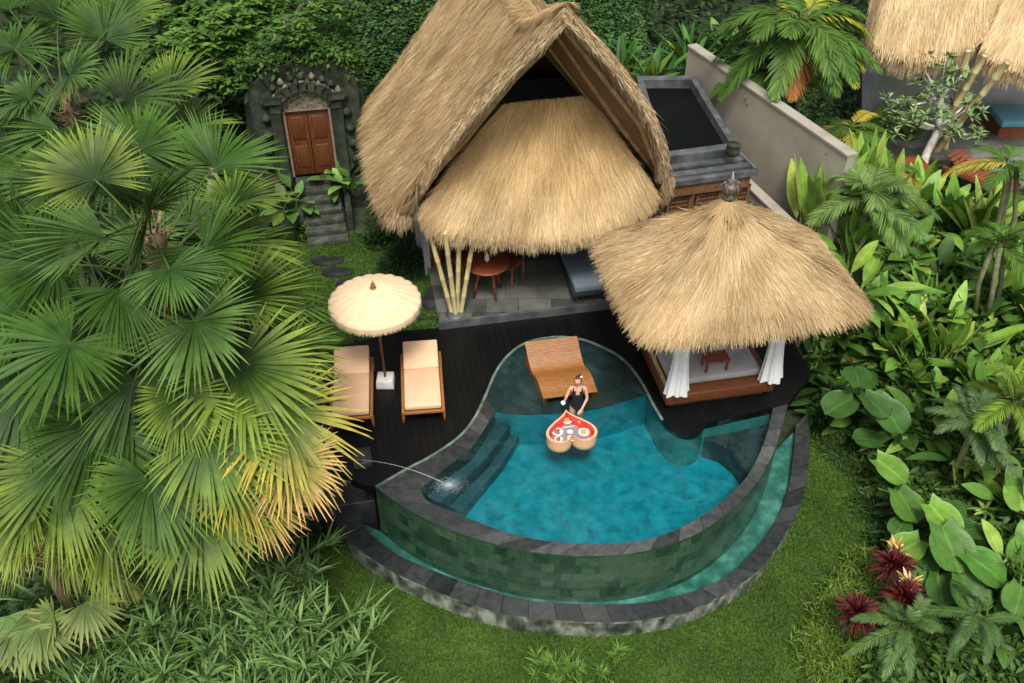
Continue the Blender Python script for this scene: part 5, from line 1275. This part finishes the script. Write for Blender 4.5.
# ---- areca and other feathery palms
def feather(name, label, base, top, dirs, trunk_r=.05, ll=.42, lw=.035, c0=G_MD, c1=G_LT, cat='palm', nl=34, stems=3):
    t = thing(name, base, label, cat); b = B()
    for i in range(stems):
        o = np.array([rng.normal(0, .12), rng.normal(0, .12), 0]) if stems > 1 else np.zeros(3)
        b.tube([np.array(base) + o, (np.array(base) + top) / 2 + o * 1.5, np.array(top) + o * .6], trunk_r, 8, (.16, .17, .08))
    link('trunk', b, M['bark'], t, smooth=True); b = B()
    for (az, el, L, dr, tone) in dirs:
        k0, k1 = (c0, c1) if tone == 0 else ((G_LT, G_BR) if tone == 1 else ((.3, .12, .03), (.45, .2, .05)) if tone == 2 else ((.3, .28, .04), (.55, .4, .07)))
        frond(b, np.array(top) + rng.normal(0, .04, 3), dirv3(az, el), L, dr, nl, ll, lw, jit(k0), jit(k1), .2)
    link('crown', b, M['leaf'], t); return t
def ring(n, L, e0, e1, d0, d1, tone=0, a0=0., a1=6.283): return [(a0 + (a1 - a0) * (i + rng.uniform(-.3, .3)) / n, rng.uniform(e0, e1), L * rng.uniform(.85, 1.1), rng.uniform(d0, d1), tone) for i in range(n)]
def rfr(n, L, tone=0): return [(rng.uniform(0, 6.28), rng.uniform(.1, 1.35), L * rng.uniform(.55, 1.2), rng.uniform(.3, .8), tone) for _ in range(n)]
ta = at(800, 22, 4.1)
feather('areca_palm', 'areca palm with yellow upper fronds standing behind the tan wall', (ta[0] + .1, ta[1] + .3, .2), ta, ring(13, 1.75, .1, .8, .5, .9) + ring(9, 1.6, -.3, .2, .5, .8) + ring(9, 1.7, .2, .8, .4, .7, 1, -.9, 1.7) + [(-1.7, -.6, 1.0, .6, 2), (-1.6, -.7, .8, .5, 2)], ll=.5, lw=.05)
ta = at(770, 70, 3.0); feather('areca_palm', 'smaller areca palm leaning over the top of the tan wall', (ta[0] + .4, ta[1] + .5, .2), ta, ring(12, 1.3, .0, .8, .6, .9), ll=.42, lw=.045)
ta = at(850, 130, 1.9); feather('golden_palm', 'small palm with orange-yellow fronds at the near end of the tan wall', (ta[0], ta[1] + .2, .1), ta, ring(8, 1.1, .1, .7, .5, .9, 3) + ring(5, 1.0, .1, .7, .5, .8), ll=.3, lw=.03, stems=1)
ta = at(888, 172, 1.5); feather('golden_palm', 'low golden fern palm beside the short red lounger', (ta[0], ta[1] + .1, .0), ta, ring(5, .8, .1, .7, .5, .9, 3) + ring(4, .8, .2, .8, .5, .8), ll=.25, lw=.025, stems=1)
ta = at(866, 200, 2.3); feather('feather_palm', 'soft pale green feathery palm between the gazebo and the red loungers', (ta[0], ta[1] + .2, -.3), ta, rfr(22, 1.35), ll=.4, lw=.02, c0=(.1, .19, .05), c1=(.22, .34, .09), nl=46)
ta = at(1010, 165, 2.4); feather('feather_palm', 'feathery palm with a golden frond over the long red lounger at the right edge', (ta[0] + .3, ta[1], .2), ta, ring(8, 1.0, .1, .9, .5, .9) + [(3.1, .35, 1.3, .55, 3)], ll=.3, lw=.026)
ta = at(975, 425, .5); feather('cycad_palm', 'grey-green feathery palm above the round-leaved plants on the right', (ta[0], ta[1], -1.0), ta, rfr(20, 1.0), ll=.2, lw=.018, c0=(.06, .12, .05), c1=(.14, .22, .08), stems=1)
ta = at(1015, 400, .9); feather('cycad_palm', 'bright feathery palm at the right edge above the grey-green one', (ta[0] + .2, ta[1] + .2, -.6), ta, rfr(16, 1.1), ll=.26, lw=.02, c0=G_LT, c1=G_YL, stems=1)
ta = at(905, 625, -.3); feather('fern_palm', 'dark feathery fern palm left of the lower right corner', (ta[0], ta[1], -1.3), ta, rfr(15, 1.0), ll=.16, lw=.013, nl=54, c0=(.05, .11, .03), c1=(.13, .23, .06), stems=1)
ta = at(978, 615, -.1); feather('fern_palm', 'dark feathery fern palm in the lower right corner', (ta[0], ta[1], -1.0), ta, rfr(13, .9), ll=.15, lw=.013, nl=54, c0=(.04, .1, .03), c1=(.1, .2, .05), stems=1)
ta = at(1000, 245, 1.7); feather('feather_palm', 'arching feathery palm among heliconias at the right edge', (ta[0] + .3, ta[1], -.1), ta, rfr(13, 1.0), ll=.28, lw=.02, nl=44)

b = B(); b.slab(np.array([at(745, 176, .8), at(838, 268, .8), at(880, 250, .8), at(800, 195, .8)])[:, :2], -.6, .8); tag(link('planter_soil', b, M['soil']), kind='structure')
# ---- leafy plants on the right
HL = [  # px, py(base), kind, label
 (812, 246, 'helX', 'tall clump of pale upright paddle leaves just behind the low tan wall'),
 (845, 262, 'helB', 'second clump of upright paddle leaves right of the tall pale clump'),
 (845, 300, 'helC', 'paddle-leaf clump at the end of the low tan wall'),
 (940, 238, 'helB', 'upright paddle-leaf clump in front of the long red lounger'),
 (975, 250, 'helA', 'pale upright paddle-leaf clump right of the lounger front clump'),
 (1015, 240, 'helD', 'dark paddle-leaf clump at the right edge under the red lounger'),
 (940, 290, 'helD', 'dark broad-leaved clump in the middle of the right thicket'),
 (985, 310, 'helC', 'broad-leaved clump right of the thicket middle'),
 (1020, 320, 'helD', 'broad-leaved clump at the right edge halfway up the thicket'),
 (905, 330, 'helC', 'glossy mid green clump beside the gazebo roof corner'),
 (880, 365, 'helD', 'dark glossy clump just below the gazebo roof corner'),
 (835, 395, 'dark', 'dark broad-leaved plant at the gazebo deck corner'),
 (858, 425, 'dark', 'dark broad-leaved plant above the basin rim end'),
 (905, 395, 'helC', 'arching broad-leaved clump between the dark plants and the grey-green palm'),
 (940, 370, 'helA', 'bright arching clump above the grey-green feathery palm'),
 (1000, 385, 'up3', 'row of three bright upright leaves near the right edge'),
 (890, 430, 'dark', 'dark broad-leaved plant above the round-leaved plants'),
 (925, 440, 'helC', 'long-stemmed leaf plant just left of the grey-green palm'),
 (958, 505, 'up2', 'pair of bright upright leaves above the largest round leaves'),
 (1018, 455, 'helA', 'bright paddle leaves at the right edge below the bright feathery palm'),
 (870, 150, 'helC', 'broad-leaved clump beneath the neighbouring villa wall'),
 (900, 150, 'helB', 'pale broad-leaved clump left of the frangipani trunk'),
 (835, 172, 'helD', 'dark leafy clump at the near end of the tan wall'),
 (858, 232, 'helX', 'tallest paddle-leaf clump, hiding the near end of the tan wall'),
 (872, 215, 'helC', 'broad-leaved clump between the tan wall end and the short red lounger'),
 (1018, 520, 'helC', 'broad-leaved plant at the right edge beside the star-shaped plants'),
 (350, 205, 'phil', 'glossy broad-leaved plant right of the gate steps'),
 (296, 212, 'phil2', 'broad-leaved plant left of the gate steps'),
 (244, 188, 'ban', 'dark upright banana plant left of the stone gate'),
 (1000, 640, 'dark', 'broad dark leafy plant at the lower right edge'),
 (832, 338, 'helD', 'dark leafy clump at the low wall end below the gazebo eave'),
 (815, 368, 'dark', 'dark leaf clump touching the gazebo deck under the eave corner'),
 (862, 325, 'helB', 'pale paddle-leaf clump just above the gazebo roof corner'),
 (900, 270, 'helC', 'broad-leaved clump under the soft feathery palm'),
 (868, 285, 'helC', 'broad-leaved clump between the low wall end and the feathery palm'),
 (925, 325, 'helB', 'paddle-leaf clump right of the glossy clump'),
 (965, 330, 'helD', 'dark broad-leaved clump above the three bright leaves'),
 (1000, 290, 'helB', 'paddle-leaf clump under the arching feathery palm'),
 (1030, 275, 'helC', 'broad-leaved clump cut by the right edge below the palms'),
 (900, 360, 'helB', 'paddle-leaf clump right of the dark glossy clump'),
 (930, 410, 'helD', 'dark broad-leaved clump left of the grey-green palm top'),
 (965, 400, 'helC', 'broad-leaved clump directly behind the grey-green palm'),
 (1030, 360, 'helA', 'bright paddle leaves cut by the right edge above the bright palm'),
 (985, 240, 'helC', 'paddle-leaf clump at the foot of the long red lounger'),
 (905, 230, 'helA', 'pale upright paddle leaves in front of the short red lounger'),
 (870, 210, 'helB', 'paddle-leaf clump below the near end of the tan wall'),
 (990, 480, 'helD', 'dark broad-leaved clump under the star-shaped plants'),
 (1010, 590, 'helC', 'broad-leaved plant at the right edge below the big round leaves'),
 (760, 110, 'helD', 'dark leafy clump behind the tan wall under the areca'),
 (720, 60, 'helD', 'dark leafy clump behind the far end of the tan wall'),
]
KD = {
 'helX': dict(n=30, stem=.75, L=1.45, w=.27, c=(.2, .35, .05), el=(1.0, 1.5), droop=.12, c2=(.36, .46, .09), spread=.22),
 'helA': dict(n=20, stem=.6, L=1.15, w=.27, c=(.2, .36, .05), el=(.75, 1.45), droop=.15, c2=(.36, .46, .09)),
 'helB': dict(n=22, stem=.5, L=1.0, w=.27, c=(.13, .27, .04), el=(.5, 1.4), droop=.2, c2=(.3, .42, .07)),
 'helC': dict(n=24, stem=.5, L=.85, w=.28, c=(.1, .22, .035), el=(.2, 1.3), droop=.3, c2=(.24, .38, .06)),
 'helD': dict(n=24, stem=.5, L=.85, w=.26, c=(.05, .12, .022), el=(.2, 1.35), droop=.3, c2=(.13, .25, .04)),
 'dark': dict(n=22, stem=.45, L=.7, w=.3, c=(.035, .09, .02), el=(.0, 1.1), droop=.3, c2=(.09, .19, .035)),
 'up3': dict(n=6, stem=.3, L=.8, w=.2, c=(.26, .42, .06), el=(1.2, 1.5), droop=.05, az=(4.2, 5.2), spread=.25),
 'up2': dict(n=3, stem=.25, L=.65, w=.16, c=(.38, .5, .07), el=(1.0, 1.3), droop=.08, az=(1.6, 2.6)),
 'phil': dict(n=24, stem=.45, L=.6, w=.24, c=(.1, .22, .035), el=(.1, 1.2), droop=.3, c2=(.18, .32, .06)),
 'phil2': dict(n=20, stem=.4, L=.5, w=.22, c=(.07, .16, .03), el=(.0, 1.2), droop=.3, c2=(.15, .26, .05)),
 'ban': dict(n=7, stem=.6, L=1.1, w=.22, c=(.04, .09, .025), el=(.9, 1.5), droop=.1)}
NM = {'helX': 'paddle_leaf_plant', 'helA': 'paddle_leaf_plant', 'helB': 'paddle_leaf_plant', 'helC': 'broad_leaf_plant', 'helD': 'broad_leaf_plant', 'dark': 'broad_leaf_plant', 'up3': 'upright_leaf_plant', 'up2': 'upright_leaf_plant', 'phil': 'broad_leaf_plant', 'phil2': 'broad_leaf_plant', 'ban': 'banana_plant'}
for x, y, k, l in HL:
    kw = dict(KD[k]); n = kw.pop('n'); p = at(x, y, .85) if (x, y) in ((812, 246), (858, 232), (845, 262), (845, 300), (835, 172)) else (at(347, 190, .45) if k == 'phil' else (at(294, 212, .4) if k == 'phil2' else gat(x, y)))
    plant(NM[k], l, 'plant', p, rosette(0, 0, n, **kw), m='leafgloss')
# one large arching banana leaf seen bright
p = gat(915, 245)
def f(b, q):
    for az, el, L, c in ((2.2, .9, 1.5, (.2, .36, .05)), (.3, .8, 1.3, (.14, .3, .045)), (3.6, .7, 1.2, (.12, .27, .04)), (5.0, .7, 1.1, (.16, .32, .05))): paddle(b, q, az, el, .7, L, .38, c, .55, OVAL, .3, .2)
plant('banana_plant', 'banana plant with one broad bright arching leaf below the red loungers', 'plant', p, f, m='leafgloss')

# ---- round-leaved plants
def rounds(px, py, lst, label, nm='round_leaf_plant'):
    base = gat(px, py); base[2] -= .1
    def f(b, p):
        for (x, y, z, r, az, tl, c) in lst:
            r = r * 1.2
            hub = at(x, y, z); d = dirv3(az, tl); side = np.array([-math.sin(az), math.cos(az), 0]); n_ = np.cross(d, side); n_ *= np.sign(n_[2])
            petiole(b, p, hub, .1, .014, (.12, .22, .05)); N_ = 11; t = np.linspace(0, 1, N_); prof = np.sqrt(np.clip(1 - (t * 2 - 1) ** 2, 0, 1)) ; prof[0] = .45; prof = np.maximum(prof, .06); prof = prof ** .75
            cc = jit(c, .1); M_ = 13; rows = []; cols = []
            for i, tv in enumerate(t):
                row = []; cr = []
                for s_ in np.linspace(-1, 1, M_):
                    q = hub + d * (tv - .3) * r * 2 + side * s_ * prof[i] * r; q = q + n_ * (.14 * r * s_ * s_ - .35 * r * (tv - .3) ** 2 + .02 * r * math.cos(s_ * 18))
                    if tv < .01: q = q - d * r * .35 * abs(s_)
                    row.append(q); vein = 1.15 if abs(s_) < .08 else 1 + .07 * math.cos(s_ * 20 + tv * 12); cr.append(cc * vein * (.9 + .2 * abs(s_)))
                rows.append(row); cols.append(cr)
            b.grid(np.array(rows), np.array(cols))
    plant(nm, label, 'plant', base, f, m='leafgloss')
RC = (.07, .17, .025); RB = (.13, .25, .035); RD = (.045, .11, .022)
rounds(890, 478, [(886, 466, -.6, .24, 5.5, -.2, RB), (872, 440, -.7, .2, 3, .1, RD)], 'lime round-leaved plant nearest the upper end of the lower lawn')
rounds(900, 505, [(904, 500, -.5, .24, 5.0, -.2, RC), (902, 525, -.7, .16, 4.0, -.1, RD)], 'round-leaved plant directly below the lime round leaf')
rounds(945, 545, [(938, 514, -.3, .26, 5.3, -.3, RB), (948, 540, -.3, .30, 4.9, -.35, RC), (965, 530, -.5, .2, .3, -.2, RD), (912, 545, -.6, .22, 3.6, -.2, RB), (930, 552, -.7, .2, 4.2, -.1, RD), (978, 562, -.4, .27, 5.6, -.25, RC), (965, 585, -.6, .22, 4.8, -.35, RC), (925, 572, -.8, .2, 4.0, -.3, RC), (940, 585, -.8, .2, 4.6, -.2, RD), (950, 515, -.6, .2, 1.2, .1, RD)], 'largest group of broad round leaves, right of the red cordylines')
rounds(1022, 480, [(1020, 490, -.1, .24, 4.6, -.3, RB), (1015, 380, .5, .2, 4.2, -.3, RC), (1020, 595, -.3, .2, 4.2, -.2, RC)], 'pale round-leaved plant cut by the right edge')
rounds(860, 410, [(845, 402, -.1, .25, 3.6, -.2, RD), (872, 402, 0, .22, 5.4, -.2, RD), (886, 410, -.1, .28, 5.2, -.3, RD), (858, 380, .3, .2, 1.5, .1, RD)], 'dark round-leaved plant just right of the gazebo deck')

# ---- red cordylines
def spiky(n, L, w, ca, cb, el=(.1, 1.3), droop=.3, h=.25):
    def f(b, p):
        top = p + [0, 0, h]; b.tube([p - [0, 0, .1], top], .02, 6, (.12, .08, .05)); a = rng.uniform(0, 6.28, n); e = rng.uniform(*el, n)
        d = np.c_[np.cos(a) * np.cos(e), np.sin(a) * np.cos(e), np.sin(e)]; c = lerp(ca, cb, rng.random(n) ** 2)
        b.blades(top + rng.normal(0, .02, (n, 3)), d, UP + rng.normal(0, .3, (n, 3)), L * rng.uniform(.7, 1.15, n), w * rng.uniform(.7, 1.2, n), droop, c * .8, c * 1.2, [.4, .9, 1, .7, .08], .25)
    return f
for x, y, l in ((893, 566, 'dark red cordyline beside the big round leaves, highest of three'), (905, 598, 'red cordyline with an orange heart, middle of three'), (857, 613, 'red cordyline nearest the lawn, lowest of three')):
    p = at(x, y, -.4); p[2] -= .6; plant('red_cordyline', l, 'plant', p, spiky(210, .38, .036, (.035, .008, .009), (.2, .026, .02), h=.6, el=(-.1, 1.4)), 'red cordylines at the lawn edge', m='leafgloss')
for x, y, l in ((896, 552, 'small cream and orange spiky shoot behind the highest cordyline'), (908, 584, 'small orange spiky shoot behind the middle cordyline')):
    p = at(x, y, -.4); p[2] -= .65; plant('orange_shoot', l, 'plant', p, spiky(20, .3, .04, (.6, .3, .06), (.75, .6, .3), (.6, 1.4), h=.65), m='leafgloss')
for x, y, l in ((985, 512, 'pale star-shaped rosette plant right of the bright leaf pair'), (1000, 470, 'star-shaped rosette with a red centre at the right edge'), (960, 455, 'star-shaped rosette under the grey-green palm'), (1008, 560, 'star-shaped rosette right of the big round leaves')):
    p = gat(x, y, .4); p[2] -= .4; plant('star_rosette', l, 'plant', p, spiky(22, .28, .05, (.12, .25, .04), (.3, .42, .1), (.0, .9), .2, .45), m='leafgloss')
for x, y, l in ((853, 362, 'orange bromeliad flower below the gazebo roof corner'), (1006, 478, 'small red flower near the right edge')):
    p = gat(x, y, .5); b = B(); m_ = 26; a = rng.uniform(0, 6.28, m_); e = rng.uniform(.1, 1.4, m_); b.blades(np.tile(p, (m_, 1)), np.c_[np.cos(a) * np.cos(e), np.sin(a) * np.cos(e), np.sin(e)], UP, .12, .04, .2, (1, 1, 1), (1, 1, 1), OVAL, .2)
    b.tube([p - [0, 0, .5], p], .012, 5); tag(link('bromeliad_flower', b, M['orangeflower'], loc=p - [0, 0, .5]), l, 'flower')

# ---- lime grass hedge along the lawn
lg = [(862, 572), (850, 590), (838, 606), (828, 622), (820, 640), (812, 658), (830, 652), (846, 618), (838, 672), (822, 680), (858, 645), (866, 600), (850, 668)]
wh = ['top of the row beside the round leaves', 'second down the row', 'third down the row, left of the cordylines', 'fourth down the row at the lawn edge', 'fifth down the row at the lawn edge', 'sixth down the row at the lawn edge', 'set back behind the fifth tuft', 'set back between cordyline and lawn', 'lowest but one at the bottom edge', 'lowest at the lawn corner', 'behind the lowest cordyline', 'beside the middle cordyline', 'inner tuft near the fern palm']
for (x, y), l in zip(lg, wh):
    p = gat(x, y)
    def f(b, q):
        n = 750; a = rng.uniform(0, 6.28, n); e = rng.uniform(.1, 1.5, n); o = np.c_[np.clip(rng.normal(0, .15, (n, 2)), -.28, .28), rng.uniform(0, .3, n)]; c = lerp((.05, .13, .015), (.25, .36, .06), rng.random(n))
        b.blades(q + o, np.c_[np.cos(a) * np.cos(e), np.sin(a) * np.cos(e), np.sin(e)], UP + rng.normal(0, .3, (n, 3)), rng.uniform(.1, .22, n), rng.uniform(.012, .022, n), .3, c * .8, c * 1.15, LANCE, .2)
    plant('lime_grass_tuft', 'lime-yellow grass tuft, ' + l, 'grass tuft', p, f, 'lime grass tufts edging the lower lawn')

# ---- ferny bushes
def bushy(r=.4, h=.45, n=900, lw=.02, ll=.1, ca=G_DK * 1.4, cb=G_LT):
    def f(b, q):
        g = nrm(rng.normal(size=(n, 3))); g[:, 2] = np.abs(g[:, 2]); pos = q + g * [r, r, h] * (rng.random((n, 1)) ** .35); c = lerp(ca, cb, np.clip(rng.normal(.4, .28, n), 0, 1))
        b.blades(pos, g + rng.normal(0, .5, (n, 3)), UP + rng.normal(0, .4, (n, 3)), ll * rng.uniform(.7, 1.4, n), lw * rng.uniform(.7, 1.3, n), .25, c * .85, c * 1.1, LANCE, .2)
    return f
BS = [(404, 270, .46, .5, 2600, .014, .2, (.012, .035, .012), (.04, .09, .025), 'round dark grassy bush beside the pedestal'), (378, 246, .25, .4, 600, .03, .1, G_DK, G_MD, 'small dark shrub between the steps and the grassy bush'),
 (838, 450, .4, .3, 900, .016, .11, (.04, .09, .02), (.1, .18, .04), 'ferny bush at the upper end of the basin rim'), (858, 470, .4, .35, 900, .016, .12, (.04, .1, .02), (.12, .22, .05), 'ferny bush at the upper lawn corner'),
 (872, 510, .4, .3, 900, .02, .12, (.03, .08, .02), (.1, .2, .04), 'ferny bush left of the round leaves'), (880, 545, .3, .3, 700, .02, .12, (.03, .08, .02), (.09, .18, .04), 'ferny bush above the cordylines'),
 (822, 425, .3, .5, 700, .03, .1, (.03, .08, .02), (.1, .2, .04), 'leafy bush beside the end of the coping'), (990, 660, .5, .4, 900, .035, .09, (.04, .11, .02), (.12, .27, .05), 'small-leaved bush at the lower right edge'),
 (935, 665, .5, .35, 900, .03, .09, (.03, .09, .02), (.1, .2, .04), 'small-leaved bush at the bottom edge right of the lime tufts'), (885, 665, .4, .35, 800, .02, .13, (.04, .1, .02), (.14, .24, .05), 'ferny bush at the bottom edge behind the lime tufts'),
 (800, 215, .3, .3, 600, .02, .15, (.04, .08, .02), (.12, .18, .04), 'grassy tuft between the low wall and the tan wall'), (300, 238, .25, .35, 600, .03, .1, G_DK, G_LT, 'leafy bush at the left foot of the steps'),
 (962, 350, .4, .6, 900, .04, .14, G_DK, G_LT, 'leafy bush in the middle of the right thicket'), (925, 140, .3, .4, 500, .03, .16, (.06, .12, .03), (.2, .28, .09), 'grey-green rosette bush at the foot of the frangipani'),
 (330, 500, .35, .5, 900, .02, .13, (.015, .05, .015), (.05, .1, .03), 'dark ferny bush at the foot of the black stone blocks'), (345, 530, .35, .4, 900, .02, .13, (.02, .06, .018), (.06, .12, .03), 'dark ferny bush at the left end of the basin rim')]
for x, y, r_, h, n, lw, ll, ca, cb, l in BS:
    plant('leafy_bush', l, 'bush', gat(x, y), bushy(r_, h, n, lw, ll, np.array(ca), np.array(cb)))

gc = W(gu, gv + .35, GT + .88)
def f(b, q):
    n = 3600; u_ = rng.uniform(-1.25, 1.25, n); v_ = rng.uniform(-.38, .8, n); z_ = .12 - .35 * np.abs(u_) ** 2.2 * .4 - .0 + rng.uniform(-.05, .2, n); k = v_ < -.33; z_[k] -= rng.uniform(0, .35, k.sum()) * (rng.random(k.sum()) < .5)
    pos = q + np.stack([u_ * CA - v_ * SA, u_ * SA + v_ * CA, z_], 1); a = rng.uniform(0, 6.28, n); c = lerp(G_DK * 1.2, G_LT, np.clip(rng.normal(.35, .28, n), 0, 1))
    b.blades(pos, np.c_[np.cos(a), np.sin(a), rng.uniform(-.6, .6, n)], UP + rng.normal(0, .4, (n, 3)), rng.uniform(.06, .15, n), rng.uniform(.04, .08, n), .3, c * .9, c * 1.1, OVAL, .15)
plant('creeper', 'green creeper spilling over the top of the stone gate', 'creeper', gc, f)
# ---- frangipani
fb = at(922, 172, .5); ft = thing('frangipani_tree', fb, 'pale-trunked frangipani tree beside the neighbouring bamboo posts', 'tree'); b = B(); lf = B()
tips = [(945, 62, 2.7), (962, 75, 2.5), (925, 70, 2.5), (912, 105, 2.0), (900, 118, 1.8), (890, 108, 1.8), (965, 110, 1.9), (978, 135, 1.5), (935, 115, 1.9), (955, 130, 1.6), (915, 125, 1.6), (970, 100, 1.8), (940, 90, 2.2)]
m0 = at(938, 128, 1.3); m1 = at(941, 95, 2.0)
b.tube(catmull([fb, at(926, 155, .8), m0, m1], 12), np.linspace(.1, .06, 12), 9, (.6, .58, .5))
for x, y, z in tips:
    tpp = at(x, y, z); src = m0 if z < 2 else m1; b.tube(catmull([src, (src + tpp) / 2 + [0, 0, -.05], tpp], 7), np.linspace(.04, .018, 7), 6, (.55, .53, .45))
    for k_ in range(5):
        q = tpp + rng.normal(0, .13, 3); n = 18; a = rng.uniform(0, 6.28, n); e = rng.uniform(-.2, 1.1, n); c = lerp((.12, .2, .08), (.34, .44, .2), rng.random(n))
        lf.blades(np.tile(q, (n, 1)), np.c_[np.cos(a) * np.cos(e), np.sin(a) * np.cos(e), np.sin(e)], UP + rng.normal(0, .2, (n, 3)), rng.uniform(.14, .28, n), .055, .2, c, c * 1.1, LANCE, .2)
link('trunk', b, M['bark'], ft, smooth=True); link('crown', lf, M['leaf'], ft)

# ---- undergrowth masses
def mass(name, label, poly_px, n, z_off, lw, ll, ca, cb, hmax, cat='undergrowth', prof=OVAL, world=None):
    poly = world if world is not None else np.array([gat(x, y)[:2] for x, y in poly_px])
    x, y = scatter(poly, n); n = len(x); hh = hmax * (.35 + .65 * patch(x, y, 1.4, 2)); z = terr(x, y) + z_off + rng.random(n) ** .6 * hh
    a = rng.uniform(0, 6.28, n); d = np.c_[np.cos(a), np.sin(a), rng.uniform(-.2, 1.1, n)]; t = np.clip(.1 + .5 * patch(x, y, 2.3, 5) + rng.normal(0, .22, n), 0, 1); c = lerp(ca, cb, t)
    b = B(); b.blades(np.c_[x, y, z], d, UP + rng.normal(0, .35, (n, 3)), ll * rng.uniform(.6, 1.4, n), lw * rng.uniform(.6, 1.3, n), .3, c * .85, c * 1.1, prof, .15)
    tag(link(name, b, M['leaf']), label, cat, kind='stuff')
mass('undergrowth', 'mixed low leaves filling the ground of the right thicket', [(800, 400), (815, 300), (845, 275), (830, 190), (870, 150), (960, 190), (1100, 200), (1200, 700), (860, 760), (860, 640), (885, 590), (880, 520), (862, 470), (830, 432)], 75000, 0, .07, .2, G_DK * 1.3, (.13, .24, .04), .65)
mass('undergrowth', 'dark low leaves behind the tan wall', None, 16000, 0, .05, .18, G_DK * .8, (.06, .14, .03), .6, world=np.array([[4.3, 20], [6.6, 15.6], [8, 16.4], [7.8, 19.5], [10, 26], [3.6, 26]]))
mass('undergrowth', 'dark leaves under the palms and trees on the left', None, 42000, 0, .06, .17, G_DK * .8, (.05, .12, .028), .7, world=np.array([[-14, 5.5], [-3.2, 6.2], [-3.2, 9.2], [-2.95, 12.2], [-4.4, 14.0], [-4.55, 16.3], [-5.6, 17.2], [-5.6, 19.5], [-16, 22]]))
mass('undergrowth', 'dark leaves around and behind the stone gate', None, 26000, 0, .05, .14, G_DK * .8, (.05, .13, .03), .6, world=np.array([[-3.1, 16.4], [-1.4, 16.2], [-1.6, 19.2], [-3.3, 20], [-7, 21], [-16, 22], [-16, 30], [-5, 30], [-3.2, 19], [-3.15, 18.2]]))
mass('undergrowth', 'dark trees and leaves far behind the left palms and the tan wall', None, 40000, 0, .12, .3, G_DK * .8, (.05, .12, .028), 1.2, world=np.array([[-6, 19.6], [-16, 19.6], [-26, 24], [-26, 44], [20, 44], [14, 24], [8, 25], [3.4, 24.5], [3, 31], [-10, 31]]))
mass('ivy', 'dense small-leaved ivy covering the slope behind the villa', None, 120000, 0, .085, .11, (.03, .08, .022), (.11, .23, .06), .16, 'ivy', HEART, np.array([[-6.5, 18.9], [4.2, 18.9], [3.4, 25], [3, 32], [-10, 32]]))

# ---- one unit of the plan above is 1.28 m: bring the whole place to metres
KM = 1.28
for o in list(S.objects):
    if o.parent is None:
        o.location = o.location * KM
        if o.type in ('MESH', 'EMPTY'): o.scale = o.scale * KM
